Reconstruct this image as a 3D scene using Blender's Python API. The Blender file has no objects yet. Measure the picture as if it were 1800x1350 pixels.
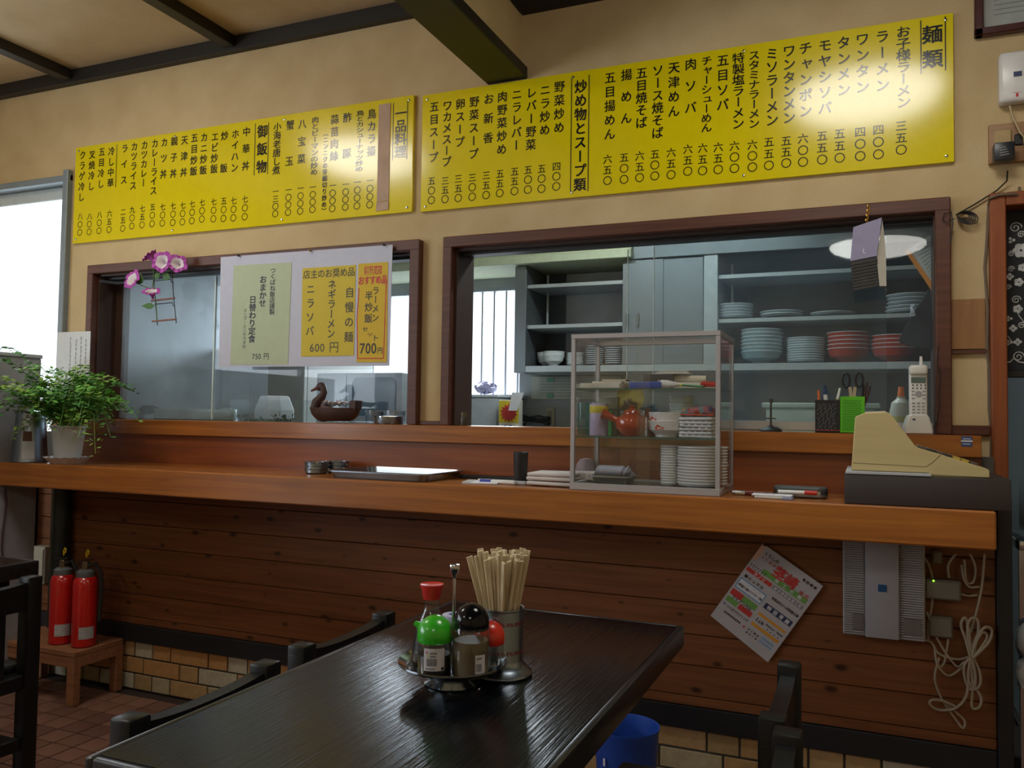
import bpy, bmesh, math, random
from mathutils import Vector, Matrix
R = random.Random(7)
SC = bpy.context.scene
COL = SC.collection
PI = math.pi

# ------------------------------------------------------------------ camera
F, YAW, PITCH, ROLL, EYE = 1468.0, -0.40048, 0.0407, 0.014516, 1.15
cy, sy, cp, sp = math.cos(YAW), math.sin(YAW), math.cos(PITCH), math.sin(PITCH)
FW = Vector((sy*cp, cy*cp, sp)); RT0 = Vector((cy, -sy, 0)); UP0 = RT0.cross(FW)
RT = math.cos(ROLL)*RT0 + math.sin(ROLL)*UP0
UP = -math.sin(ROLL)*RT0 + math.cos(ROLL)*UP0
cam = bpy.data.cameras.new('camera'); cam.sensor_width = 36; cam.lens = 36*F/1800
cam.clip_start = 0.05; cam.clip_end = 100
co = bpy.data.objects.new('camera', cam); COL.objects.link(co)
M3 = Matrix((RT, UP, -FW)).transposed()
co.matrix_world = Matrix.Translation((0, 0, EYE)) @ M3.to_4x4()
SC.camera = co

def at(px, py, Y=None, Z=None, X=None):
    """measured point of the photograph on the plane Y=, Z= or X= (metres)"""
    d = (px-900)/F*RT + (675-py)/F*UP + FW
    t = Y/d.y if Y is not None else ((Z-EYE)/d.z if Z is not None else X/d.x)
    return Vector((d.x*t, d.y*t, EYE+d.z*t))

# ------------------------------------------------------------------ view, world, daylight
vs = SC.view_settings
vs.view_transform = 'Standard'; vs.look = 'None'; vs.gamma = 1; vs.exposure = -0.75; vs.use_curve_mapping = False
w = bpy.data.worlds.new('world'); SC.world = w; w.use_nodes = True
bg = w.node_tree.nodes['Background']; bg.inputs[0].default_value = (0.86, 0.93, 1.0, 1); bg.inputs[1].default_value = 3.2
SC.cycles.max_bounces = 7; SC.cycles.diffuse_bounces = 4; SC.cycles.glossy_bounces = 4
SC.cycles.transparent_max_bounces = 14; SC.cycles.transmission_bounces = 4
SC.cycles.caustics_reflective = False; SC.cycles.caustics_refractive = False
SC.cycles.sample_clamp_indirect = 4

def area(name, loc, rot, sx, sz, power, col, spread=PI):
    l = bpy.data.lights.new(name, 'AREA'); l.shape = 'RECTANGLE'; l.size = sx; l.size_y = sz
    l.energy = power; l.color = col; l.spread = spread
    o = bpy.data.objects.new(name, l); o.location = loc; o.rotation_euler = rot; COL.objects.link(o)
    return o
area('daylight_left_window', (-4.62, -0.35, 1.55), (0, -PI/2, 0), 1.2, 2.9, 95, (0.80, 0.90, 1.0))
area('daylight_back_window', (-3.85, 3.0, 1.6), (-PI/2, 0, 0), 0.95, 1.2, 40, (0.85, 0.93, 1.0))
area('daylight_kitchen_window', (-2.5, 5.5, 2.25), (-PI/2+.5, 0, 0), 2.0, 1.2, 330, (0.82, 0.92, 1.0))
area('kitchen_tube_light', (-0.9, 3.5, 2.36), (0, 0, 0), 1.1, 0.12, 36, (0.85, 0.97, 1.0))

# ------------------------------------------------------------------ materials
_m = {}
def _new(name):
    m = bpy.data.materials.new(name); m.use_nodes = True
    nt = m.node_tree; nt.nodes.clear()
    out = nt.nodes.new('ShaderNodeOutputMaterial'); b = nt.nodes.new('ShaderNodeBsdfPrincipled')
    nt.links.new(b.outputs[0], out.inputs[0])
    return m, nt, b, out
def mat(name, col, rough=.5, metal=0, var=.06, scale=30, spec=None, bump=0, stretch=(1, 1, 1), coat=0, emit=0, sss=0):
    """plain procedural material: noise gives slight colour / relief variation"""
    if name in _m: return _m[name]
    m, nt, b, out = _new(name); N = nt.nodes.new; L = nt.links.new
    tc = N('ShaderNodeTexCoord'); mp = N('ShaderNodeMapping'); mp.inputs[3].default_value = stretch
    L(tc.outputs['Object'], mp.inputs[0])
    nz = N('ShaderNodeTexNoise'); nz.inputs['Scale'].default_value = scale; nz.inputs['Detail'].default_value = 3
    L(mp.outputs[0], nz.inputs[0])
    r = N('ShaderNodeValToRGB')
    r.color_ramp.elements[0].position = .3; r.color_ramp.elements[1].position = .7
    r.color_ramp.elements[0].color = tuple(c*(1-var) for c in col)+(1,)
    r.color_ramp.elements[1].color = tuple(min(1, c*(1+var)) for c in col)+(1,)
    L(nz.outputs[0], r.inputs[0]); L(r.outputs[0], b.inputs['Base Color'])
    b.inputs['Roughness'].default_value = rough; b.inputs['Metallic'].default_value = metal
    if spec is not None: b.inputs['Specular IOR Level'].default_value = spec
    if coat: b.inputs['Coat Weight'].default_value = coat; b.inputs['Coat Roughness'].default_value = .08
    if bump:
        bp = N('ShaderNodeBump'); bp.inputs['Strength'].default_value = bump; bp.inputs['Distance'].default_value = .002
        L(nz.outputs[0], bp.inputs['Height']); L(bp.outputs[0], b.inputs['Normal'])
    if emit:
        b.inputs['Emission Color'].default_value = tuple(col)+(1,); b.inputs['Emission Strength'].default_value = emit
    _m[name] = m; return m
def wood(name, c1, c2, rough=.4, grain=(1.2, 26, 26), knots=0, bump=.15, coat=0, spec=.5, blotch=.25):
    """grain runs along local X unless grain says otherwise"""
    if name in _m: return _m[name]
    m, nt, b, out = _new(name); N = nt.nodes.new; L = nt.links.new
    tc = N('ShaderNodeTexCoord'); mp = N('ShaderNodeMapping'); mp.inputs[3].default_value = grain
    oi = N('ShaderNodeObjectInfo'); ad = N('ShaderNodeVectorMath'); ad.operation = 'ADD'
    L(tc.outputs['Object'], ad.inputs[0])
    mu = N('ShaderNodeVectorMath'); mu.operation = 'SCALE'; mu.inputs['Scale'].default_value = 7.0
    L(oi.outputs['Random'], mu.inputs[0]); L(mu.outputs[0], ad.inputs[1]); L(ad.outputs[0], mp.inputs[0])
    nz = N('ShaderNodeTexNoise'); nz.inputs['Scale'].default_value = 2.5; nz.inputs['Detail'].default_value = 6
    nz.inputs['Distortion'].default_value = .6; L(mp.outputs[0], nz.inputs[0])
    r = N('ShaderNodeValToRGB'); r.color_ramp.elements[0].position = .32; r.color_ramp.elements[1].position = .68
    r.color_ramp.elements[0].color = tuple(c1)+(1,); r.color_ramp.elements[1].color = tuple(c2)+(1,)
    L(nz.outputs[0], r.inputs[0]); last = r.outputs[0]
    n2 = N('ShaderNodeTexNoise'); n2.inputs['Scale'].default_value = 2.2; L(ad.outputs[0], n2.inputs[0])
    mr = N('ShaderNodeMapRange'); mr.inputs['To Min'].default_value = 1-blotch; mr.inputs['To Max'].default_value = 1+blotch
    L(n2.outputs[0], mr.inputs[0])
    mx = N('ShaderNodeVectorMath'); mx.operation = 'SCALE'; L(last, mx.inputs[0]); L(mr.outputs[0], mx.inputs['Scale']); last = mx.outputs[0]
    if knots:
        se = N('ShaderNodeSeparateXYZ'); cb_ = N('ShaderNodeCombineXYZ'); L(ad.outputs[0], se.inputs[0]); L(se.outputs[0], cb_.inputs[0]); L(se.outputs[2], cb_.inputs[1])
        mk = N('ShaderNodeMapping'); mk.inputs[3].default_value = (5.0, 10, 1); L(cb_.outputs[0], mk.inputs[0])
        vo = N('ShaderNodeTexVoronoi'); vo.voronoi_dimensions = '2D'; vo.inputs['Scale'].default_value = 1.0; vo.inputs['Randomness'].default_value = 1; L(mk.outputs[0], vo.inputs[0])
        k = N('ShaderNodeMapRange'); k.inputs['From Min'].default_value = .05; k.inputs['From Max'].default_value = .135
        k.inputs['To Min'].default_value = .22; k.inputs['To Max'].default_value = 1; kc_ = N('ShaderNodeSeparateColor'); L(vo.outputs['Color'], kc_.inputs[0]); km = N('ShaderNodeMath'); km.operation = 'MULTIPLY_ADD'; km.inputs[1].default_value = .11; L(kc_.outputs[0], km.inputs[0]); L(vo.outputs['Distance'], km.inputs[2]); L(km.outputs[0], k.inputs[0])
        m2 = N('ShaderNodeVectorMath'); m2.operation = 'SCALE'; L(last, m2.inputs[0]); L(k.outputs[0], m2.inputs['Scale']); last = m2.outputs[0]
    L(last, b.inputs['Base Color']); b.inputs['Roughness'].default_value = rough
    b.inputs['Specular IOR Level'].default_value = spec
    if coat: b.inputs['Coat Weight'].default_value = coat; b.inputs['Coat Roughness'].default_value = .12
    if bump:
        bp = N('ShaderNodeBump'); bp.inputs['Strength'].default_value = bump; bp.inputs['Distance'].default_value = .002
        L(nz.outputs[0], bp.inputs['Height']); L(bp.outputs[0], b.inputs['Normal'])
    _m[name] = m; return m
def glass(name, tint=(.9, .95, .95), haze=.05, hazecol=(.6, .68, .75), refl=1.0, rough=.02):
    if name in _m: return _m[name]
    m, nt, b, out = _new(name); nt.nodes.remove(b); N = nt.nodes.new; L = nt.links.new
    tr = N('ShaderNodeBsdfTransparent'); tr.inputs[0].default_value = tuple(tint)+(1,)
    gl = N('ShaderNodeBsdfGlossy'); gl.inputs['Roughness'].default_value = rough
    fr = N('ShaderNodeFresnel'); fr.inputs[0].default_value = 1.5
    ge = N('ShaderNodeNewGeometry'); im = N('ShaderNodeMapRange'); im.inputs['To Min'].default_value = 1.5; im.inputs['To Max'].default_value = 1/1.5
    L(ge.outputs['Backfacing'], im.inputs[0]); L(im.outputs[0], fr.inputs[0])
    fm = N('ShaderNodeMath'); fm.operation = 'MULTIPLY'; fm.inputs[1].default_value = refl; L(fr.outputs[0], fm.inputs[0])
    mx = N('ShaderNodeMixShader'); L(fm.outputs[0], mx.inputs[0]); L(tr.outputs[0], mx.inputs[1]); L(gl.outputs[0], mx.inputs[2])
    last = mx
    if haze:
        tc = N('ShaderNodeTexCoord'); nz = N('ShaderNodeTexNoise'); nz.inputs['Scale'].default_value = 3.2
        nz.inputs['Detail'].default_value = 5; nz.inputs['Distortion'].default_value = .7
        L(tc.outputs['Object'], nz.inputs[0])
        mr = N('ShaderNodeMapRange'); mr.inputs['From Min'].default_value = .3; mr.inputs['From Max'].default_value = .75
        mr.inputs['To Min'].default_value = haze*.5; mr.inputs['To Max'].default_value = haze*1.6; L(nz.outputs[0], mr.inputs[0])
        df = N('ShaderNodeBsdfDiffuse'); df.inputs[0].default_value = tuple(hazecol)+(1,)
        tl = N('ShaderNodeBsdfTranslucent'); tl.inputs[0].default_value = tuple(hazecol)+(1,)
        m1 = N('ShaderNodeMixShader'); m1.inputs[0].default_value = .5; L(df.outputs[0], m1.inputs[1]); L(tl.outputs[0], m1.inputs[2])
        m2 = N('ShaderNodeMixShader'); L(mr.outputs[0], m2.inputs[0]); L(mx.outputs[0], m2.inputs[1]); L(m1.outputs[0], m2.inputs[2]); last = m2
    L(last.outputs[0], out.inputs[0]); _m[name] = m; return m

def stucco(name, c):
    if name in _m: return _m[name]
    m, nt, b, out = _new(name); N = nt.nodes.new; L = nt.links.new
    tc = N('ShaderNodeTexCoord')
    n1 = N('ShaderNodeTexNoise'); n1.inputs['Scale'].default_value = 1.3; n1.inputs['Detail'].default_value = 3; L(tc.outputs['Object'], n1.inputs[0])
    n2 = N('ShaderNodeTexNoise'); n2.inputs['Scale'].default_value = 260; n2.inputs['Detail'].default_value = 2; L(tc.outputs['Object'], n2.inputs[0])
    n3 = N('ShaderNodeTexNoise'); n3.inputs['Scale'].default_value = 7; n3.inputs['Detail'].default_value = 5; L(tc.outputs['Object'], n3.inputs[0])
    r = N('ShaderNodeValToRGB'); r.color_ramp.elements[0].position = .35; r.color_ramp.elements[1].position = .65
    r.color_ramp.elements[0].color = tuple(x*y for x, y in zip(c, (.88, .83, .75)))+(1,); r.color_ramp.elements[1].color = tuple(x*1.06 for x in c)+(1,)
    ad = N('ShaderNodeMath'); ad.operation = 'ADD'; L(n1.outputs[0], ad.inputs[0]); L(n3.outputs[0], ad.inputs[1])
    hv = N('ShaderNodeMath'); hv.operation = 'MULTIPLY'; hv.inputs[1].default_value = .5; L(ad.outputs[0], hv.inputs[0])
    L(hv.outputs[0], r.inputs[0])
    mr = N('ShaderNodeMapRange'); mr.inputs['To Min'].default_value = .86; mr.inputs['To Max'].default_value = 1.14; L(n2.outputs[0], mr.inputs[0])
    mx = N('ShaderNodeVectorMath'); mx.operation = 'SCALE'; L(r.outputs[0], mx.inputs[0]); L(mr.outputs[0], mx.inputs['Scale'])
    L(mx.outputs[0], b.inputs['Base Color']); b.inputs['Roughness'].default_value = .9; b.inputs['Specular IOR Level'].default_value = .2
    bp = N('ShaderNodeBump'); bp.inputs['Strength'].default_value = .35; bp.inputs['Distance'].default_value = .002
    L(n2.outputs[0], bp.inputs['Height']); L(bp.outputs[0], b.inputs['Normal'])
    _m[name] = m; return m

# ------------------------------------------------------------------ mesh builder
class B:
    def __init__(s, off=(0, 0, 0)):
        s.bm = bmesh.new(); s.off = Vector(off)
    def _add(s, vs_, fs, M=None):
        v = [s.bm.verts.new((M @ Vector(p)) if M else p) for p in vs_]
        for f in fs:
            try: s.bm.faces.new([v[i] for i in f])
            except ValueError: pass
        return v
    def box(s, x0, x1, y0, y1, z0, z1, bev=0, seg=1, M=None):
        b2 = bmesh.new()
        x0, x1 = sorted((x0, x1)); y0, y1 = sorted((y0, y1)); z0, z1 = sorted((z0, z1))
        v = [b2.verts.new(p) for p in ((x0,y0,z0),(x1,y0,z0),(x1,y1,z0),(x0,y1,z0),(x0,y0,z1),(x1,y0,z1),(x1,y1,z1),(x0,y1,z1))]
        for f in ((0,3,2,1),(4,5,6,7),(0,1,5,4),(1,2,6,5),(2,3,7,6),(3,0,4,7)): b2.faces.new([v[i] for i in f])
        if bev: bmesh.ops.bevel(b2, geom=list(b2.edges), offset=bev, segments=seg, affect='EDGES', profile=.5)
        s.join(b2, M); return s
    def join(s, b2, M=None):
        b2.verts.index_update()
        s._add([v.co.copy() for v in b2.verts], [[v.index for v in f.verts] for f in b2.faces], M); b2.free()
    def lathe(s, prof, c=(0, 0, 0), n=28, M=None, sx=1, sy_=1):
        vs_ = []; fs = []
        k = len(prof)
        for i in range(n):
            a = 2*PI*i/n
            for r, z in prof: vs_.append((c[0]+r*math.cos(a)*sx, c[1]+r*math.sin(a)*sy_, c[2]+z))
        for i in range(n):
            j = (i+1) % n
            for q in range(k-1): fs.append((i*k+q, j*k+q, j*k+q+1, i*k+q+1))
        for q in (0, k-1):
            if prof[q][0] > 1e-6: fs.append([i*k+q for i in range(n)][::(-1 if q == 0 else 1)])
        s._add(vs_, fs, M); bmesh.ops.remove_doubles(s.bm, verts=s.bm.verts, dist=1e-6); return s
    def cyl(s, c, r, h, r2=None, n=24, M=None, bev=0):
        r2 = r if r2 is None else r2
        p = [(0, 0), (r, 0), (r2, h), (0, h)] if not bev else [(0, 0), (r-bev, 0), (r, bev), (r2, h-bev), (r2-bev, h), (0, h)]
        return s.lathe(p, c, n, M)
    def rod(s, a, b, r, n=8, r2=None):
        a = Vector(a); b = Vector(b); d = b-a
        q = Vector((0, 0, 1)).rotation_difference(d).to_matrix().to_4x4()
        return s.cyl((0, 0, 0), r, d.length, r2, n, Matrix.Translation(a) @ q)
    def bar(s, a, b, w_, t, up=(0, 0, 1), bev=0):
        a = Vector(a); b = Vector(b); d = (b-a); l = d.length; x = d.normalized(); u = Vector(up)
        y = u.cross(x).normalized(); z = x.cross(y)
        M = Matrix.Translation(a) @ Matrix((x, y, z)).transposed().to_4x4()
        return s.box(0, l, -w_/2, w_/2, -t/2, t/2, bev, 1, M)
    def tube(s, pts, r, n=8, cap=True):
        pts = [Vector(p) for p in pts]; rs = r if isinstance(r, (list, tuple)) else [r]*len(pts)
        rings = []; prev = None
        for i, p in enumerate(pts):
            t = (pts[min(i+1, len(pts)-1)]-pts[max(i-1, 0)])
            t = t.normalized() if t.length > 1e-9 else Vector((0, 0, 1))
            if prev is None: prev = t.orthogonal().normalized()
            u = (prev-t*prev.dot(t)); u = u.normalized() if u.length > 1e-6 else t.orthogonal().normalized()
            prev = u; v = t.cross(u)
            rings.append([s.bm.verts.new(p+rs[i]*(math.cos(2*PI*k/n)*u+math.sin(2*PI*k/n)*v)) for k in range(n)])
        for a, b in zip(rings, rings[1:]):
            for k in range(n): s.bm.faces.new((a[k], a[(k+1) % n], b[(k+1) % n], b[k]))
        if cap:
            s.bm.faces.new(rings[0][::-1]); s.bm.faces.new(rings[-1])
        return s
    def prism(s, poly, axis, a0, a1, bev=0):
        """poly: 2-D points; extruded along 'x','y' or 'z'"""
        def P(p, a): return {'x': (a, p[0], p[1]), 'y': (p[0], a, p[1]), 'z': (p[0], p[1], a)}[axis]
        b2 = bmesh.new(); n = len(poly)
        v = [b2.verts.new(P(p, a0)) for p in poly]+[b2.verts.new(P(p, a1)) for p in poly]
        b2.faces.new(v[:n][::-1]); b2.faces.new(v[n:])
        for i in range(n): b2.faces.new((v[i], v[(i+1) % n], v[n+(i+1) % n], v[n+i]))
        bmesh.ops.recalc_face_normals(b2, faces=b2.faces)
        if bev: bmesh.ops.bevel(b2, geom=list(b2.edges), offset=bev, segments=1, affect='EDGES')
        s.join(b2); return s
    def ball(s, c, r, sc=(1, 1, 1), n=16, M=None):
        b2 = bmesh.new(); bmesh.ops.create_uvsphere(b2, u_segments=n, v_segments=max(6, n//2), radius=r)
        for v in b2.verts: v.co = Vector((v.co.x*sc[0]+c[0], v.co.y*sc[1]+c[1], v.co.z*sc[2]+c[2]))
        s.join(b2, M); return s
    def quad(s, *p): s._add(p, [tuple(range(len(p)))]); return s
    def jitter(s, a, rnd=R):
        for v in s.bm.verts: v.co += Vector((rnd.uniform(-a, a), rnd.uniform(-a, a), rnd.uniform(-a, a)))
        return s
    def build(s, name, m, parent=None, label=None, smooth=True, kind=None, ang=35, keep=False):
        if s.off.length:
            for v in s.bm.verts: v.co -= s.off
        bmesh.ops.recalc_face_normals(s.bm, faces=s.bm.faces)
        me = bpy.data.meshes.new(name); s.bm.to_mesh(me); s.bm.free()
        if smooth and len(me.polygons): me.shade_smooth(); me.set_sharp_from_angle(angle=math.radians(ang))
        me.materials.append(m)
        o = bpy.data.objects.new(name, me); COL.objects.link(o)
        if parent is not None: o.parent = parent
        if label: o['label'] = label
        if kind: o['kind'] = kind
        return o
def tag(o, label, cat, group=None, kind=None):
    o['label'] = label; o['category'] = cat
    if group: o['group'] = group
    if kind: o['kind'] = kind
    return o
def thing(name, label, cat, loc=(0, 0, 0), rz=0, group=None):
    o = bpy.data.objects.new(name, None); COL.objects.link(o); o.empty_display_size = .05
    o.location = loc; o.rotation_euler = (0, 0, rz)
    return tag(o, label, cat, group)
def dup(o, loc=None, rz=None, label=None, group=None, parent=None, rot=None):
    c = o.copy(); COL.objects.link(c)
    if parent is not None: c.parent = parent
    if loc is not None: c.location = loc
    if rz is not None: c.rotation_euler = (0, 0, rz)
    if rot is not None: c.rotation_euler = rot
    if label: c['label'] = label
    if group: c['group'] = group
    for ch in [q for q in list(o.children)]: dup(ch, parent=c)
    return c
def struct(name, b, m, smooth=False, parent=None):
    return b.build(name, m, parent, kind='structure' if parent is None else None, smooth=smooth)
ORD = 'lowest second third fourth fifth sixth seventh eighth ninth tenth eleventh twelfth thirteenth fourteenth fifteenth sixteenth seventeenth eighteenth nineteenth twentieth'.split()
def nth(i, n, up='up'):
    if i == n-1: return 'topmost'
    if i == 0: return 'lowest'
    return ORD[i]+'-lowest'

# ------------------------------------------------------------------ lettering
_fc = bpy.data.curves.new('glyphs', 'FONT'); _fo = bpy.data.objects.new('glyphs', _fc); COL.objects.link(_fo)
_gl = {}
def glyph(ch, bold=.012):
    k = ch
    if k not in _gl:
        _fc.body = ch; _fc.resolution_u = 3
        me = bpy.data.meshes.new_from_object(_fo.evaluated_get(bpy.context.evaluated_depsgraph_get()))
        _gl[k] = ([tuple(v.co) for v in me.vertices], [tuple(p.vertices) for p in me.polygons]); bpy.data.meshes.remove(me)
    return _gl[k]
class Txt:
    """flat print on a plane: origin o, right u, up v (unit vectors)"""
    def __init__(s, o=(0, 0, 0), u=(1, 0, 0), v=(0, 0, 1), off=(0, 0, 0)):
        s.o = Vector(o); s.u = Vector(u); s.v = Vector(v); s.V = []; s.Fc = []; s.off = Vector(off)
    def ch(s, c, x, y, w_, h_, bold=.012, rot=0):
        if c in '　 ': return s
        vs_, fs = glyph(c, bold)
        if c == 'ー' and rot == 0: rot = -90
        if c in '（）' and rot == 0: rot = -90
        cx, cy_ = (.5, .38)
        if c.isascii():
            xs = [p[0] for p in vs_]; cx = (min(xs)+max(xs))/2; cy_ = .36
        if c in 'ャュョッ' and rot == 0: cx -= .1; cy_ -= .08
        a = math.radians(rot); n0 = len(s.V)
        nn = s.u.cross(s.v)
        d_ = max(0, bold)*1.3; sh = [(0, 0)] if d_ <= 0 else [(-d_, -d_*.7), (d_, -d_*.7), (-d_, d_*.7), (d_, d_*.7)]
        for j, (sx_, sy2) in enumerate(sh):
            n0 = len(s.V)
            for p in vs_:
                gx, gy = p[0]-cx, p[1]-cy_
                gx, gy = gx*math.cos(a)-gy*math.sin(a)+sx_, gx*math.sin(a)+gy*math.cos(a)+sy2
                s.V.append(s.o+s.u*(x+gx*w_)+s.v*(y+gy*h_)+nn*(j*.00004)-s.off)
            s.Fc += [tuple(i+n0 for i in f) for f in fs]
        return s
    def vert(s, t, x, ztop, zbot, w_, bold=.012, hmax=None):
        n = len(t); h = min(hmax or w_*1.02, (ztop-zbot)/n*1.03)
        for i, c in enumerate(t):
            y = (ztop-h/2)-(ztop-zbot-h)*(i/(n-1) if n > 1 else .5)
            s.ch(c, x, y, w_, h, bold)
        return s
    def hor(s, t, x0, x1, y, h_, bold=.012):
        n = len(t); st = (x1-x0)/n
        for i, c in enumerate(t): s.ch(c, x0+st*(i+.5), y, min(h_, st*1.9 if c.isascii() else st*1.02), h_, bold, rot=.001)
        return s
    def line(s, x0, y0, x1, y1, w_):
        d = Vector((x1-x0, y1-y0)); p = Vector((-d.y, d.x)).normalized()*w_/2; n0 = len(s.V)
        for a, b in ((x0-p.x, y0-p.y), (x1-p.x, y1-p.y), (x1+p.x, y1+p.y), (x0+p.x, y0+p.y)): s.V.append(s.o+s.u*a+s.v*b-s.off)
        s.Fc.append((n0, n0+1, n0+2, n0+3)); return s
    def rect(s, x0, y0, x1, y1): return s.line(x0, (y0+y1)/2, x1, (y0+y1)/2, abs(y1-y0))
    def build(s, name, m, parent=None, label=None):
        me = bpy.data.meshes.new(name); me.from_pydata([tuple(p) for p in s.V], [], s.Fc); me.materials.append(m)
        o = bpy.data.objects.new(name, me); COL.objects.link(o)
        if parent is not None: o.parent = parent
        if label: o['label'] = label
        return o

# colours
BLK = mat('black_ink', (.012, .012, .012), .5); BLKG = mat('glossy_black_print', (.012, .012, .012), .145, spec=.7)
RED = mat('red_ink', (.55, .03, .02), .5)
DARKW = wood('dark_stained_wood', (.005, .005, .005), (.009, .009, .010), .36, bump=.3, spec=.28)
TABLEW = wood('black_lacquered_oak', (.002, .0025, .0035), (.005, .006, .008), .17, grain=(70, 2.0, 30), bump=.42, blotch=.1, spec=.30)
FRAMEW = wood('reddish_brown_frame', (.075, .022, .012), (.12, .038, .02), .42, blotch=.12)
COUNTW = wood('varnished_cedar', (.26, .080, .012), (.41, .142, .022), .34, grain=(.9, 16, 22), coat=.25, blotch=.35)
RISERW = wood('varnished_cedar_riser', (.19, .045, .012), (.28, .075, .018), .38, grain=(.7, 12, 14), coat=.2, blotch=.3)
PANELW = wood('knotty_pine_board', (.155, .054, .019), (.23, .086, .030), .5, grain=(1.0, 18, 22), knots=1, blotch=.2, spec=.3)
STEEL = mat('brushed_steel', (.32, .38, .45), .28, 1, var=.05, scale=60, stretch=(1, 1, .1))
CHROME = mat('polished_steel', (.58, .62, .66), .12, 1, var=.03)
KSTEEL = mat('kitchen_steel', (.25, .275, .29), .42, .75, var=.10, scale=3)
ALU = mat('anodised_aluminium', (.42, .41, .42), .45, .5, var=.03)
WALL = stucco('beige_textured_wallpaper', (.60, .47, .27))
CEILM = stucco('beige_ceiling_board', (.56, .44, .29))
CERAM = mat('white_glazed_ceramic', (.72, .76, .76), .15, var=.03)
BLUEW = mat('pale_grey_ceramic', (.36, .43, .46), .2, var=.03)
WHITEP = mat('white_plastic', (.74, .74, .72), .4, var=.02)
PAPER = mat('white_paper', (.72, .72, .76), .8, var=.02)
CLEAR = glass('clear_glass', (.975, .99, .985), 0, refl=1)
CASEG = glass('display_glass', (.985, .99, .99), .004, (.45, .50, .52), refl=.9)
WING = glass('smeared_sliding_glass', (.93, .96, .97), .042, (.38, .46, .54), refl=.55)
WINGL = glass('steamed_sliding_glass', (.92, .95, .97), .17, (.50, .57, .61), refl=.06)
# ================================================================== THE SETTING
YB, YF = 2.634, 2.70            # wainscot face, upper wall face
def holes(b, x0, x1, z0, z1, y0, y1, hs):
    xs = sorted({x0, x1, *[h[0] for h in hs], *[h[1] for h in hs]})
    for a, c in zip(xs, xs[1:]):
        m = (a+c)/2; cut = sorted((h[2], h[3]) for h in hs if h[0] < m < h[1]); z = z0
        for q0, q1 in cut:
            if q0 > z: b.box(a, c, y0, y1, z, q0)
            z = q1
        if z < z1: b.box(a, c, y0, y1, z, z1)
    return b
O1 = (-4.32, -3.345, .98, 2.235); O2 = (-3.165, -1.545, 1.06, 1.767); O3 = (-1.378, .19, 1.06, 1.767); O4 = (.36, 1.25, 0, 1.765)
wb = struct('wall_back', holes(B(), -4.5, 1.7, 0, 2.9, YF, 2.82, (O1, O2, O3, O4)), WALL)
# floor with individual tiles
fl = struct('floor', B().box(-4.5, 1.7, -3.2, 4.72, -.06, -.004), mat('dark_grout', (.035, .02, .016), .8))
TP = .0955
tile_m = [mat('terracotta_tile_%s' % n, c, .42, var=.14, scale=14) for n, c in (('a', (.20, .095, .065)), ('b', (.235, .115, .08)), ('c', (.17, .08, .058)))]
tm = []
for m in tile_m:
    b = B().box(-.0445, .0445, -.0445, .0445, -.006, 0, .0015); o = b.build('tile', m, fl); tm.append(o)
tx0, ty0 = -2.604-TP/2, 2.201-TP/2
first = set(); cnt = 0; rest = B()
for i in range(-24, 46):
    for j in range(-58, 5):
        x = tx0+TP*i; y = ty0+TP*j
        if x < -4.45 or x > 1.65 or y > 2.62 or y < -3.1: continue
        if i <= 8 and i >= -9 and j >= -10 and j <= 4 and cnt < 290:
            k = R.choice((0, 1, 1, 2)); o = tm[k]
            if k in first: o = o.copy(); COL.objects.link(o); o.parent = fl
            first.add(k); o.location = (x, y, R.uniform(-.0012, 0)); cnt += 1
        else:
            rest.quad((x-.0445, y-.0445, 0), (x+.0445, y-.0445, 0), (x+.0445, y+.0445, 0), (x-.0445, y+.0445, 0))
rest.build('tile_field', tile_m[0], fl, kind='stuff', smooth=False)
# wainscot: boards, black rail, brick courses on the counter base
XL, XR = -3.44, .325
struct('wall_counter_base', B().box(XL, XR, YB+.006, YF, 0, 1.06), mat('grey_mortar', (.09, .085, .075), .9))
base = bpy.data.objects['wall_counter_base']
zs = [.272, .302, .396, .49, .588, .684, .784, .88, .944]
for z0, z1 in zip(zs, zs[1:]):
    B(( (XL+XR)/2, YB, (z0+z1)/2)).box(XL, XR, YB-.010, YB+.012, z0+.0011, z1-.0011, .0018).build('board', PANELW, base).location = ((XL+XR)/2, YB, (z0+z1)/2)
struct('baseboard_counter', B().box(XL, XR, YB-.02, YB+.01, .203, .272, .002), mat('black_rail_paint', (.012, .013, .016), .45))
bc = [(.50, .27, .10), (.44, .36, .22), (.42, .22, .08), (.46, .29, .13), (.50, .46, .34), (.38, .26, .12)]
bmats = [mat('brick_tile_%d' % i, c, .7, var=.12, scale=40, bump=.3) for i, c in enumerate(bc)]
proto = {}
seq = [[('s', 4), ('s', 0), ('l', 0), ('s', 0), ('s', 4)], [('l', 0), ('s', 3), ('l', 4)], [('s', 5), ('s', 1), ('l', 3)]]
starts = [-2.802, -2.753, -2.802]
def brick(x0, L_, z, mi):
    k = (round(L_, 3), mi)
    if k not in proto:
        o = B().box(-L_/2+.0035, L_/2-.0035, -.004, .004, -.0295, .0295, .0015).build('brick', bmats[mi], base); proto[k] = o
    else:
        o = proto[k].copy(); COL.objects.link(o); o.parent = base
    o.location = (x0+L_/2, YB+.003+R.uniform(-.001, .001), z)
for row in range(3):
    z = .168-.0665*row
    x = starts[row]; i = 0
    while x < XR-.03:
        if i < len(seq[row]): t, mi = seq[row][i]
        else: t, mi = R.choice('slls'), R.choice((0, 1, 2, 3, 4, 5, 3, 0))
        L_ = min(.098 if t == 's' else .196, XR-x); brick(x, L_, z, mi); x += L_; i += 1
    x = starts[row]
    while x > XL+.03:
        L_ = min(R.choice((.098, .196)), x-XL); x -= L_; brick(x, L_, z, R.choice((0, 1, 3, 4)))
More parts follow.
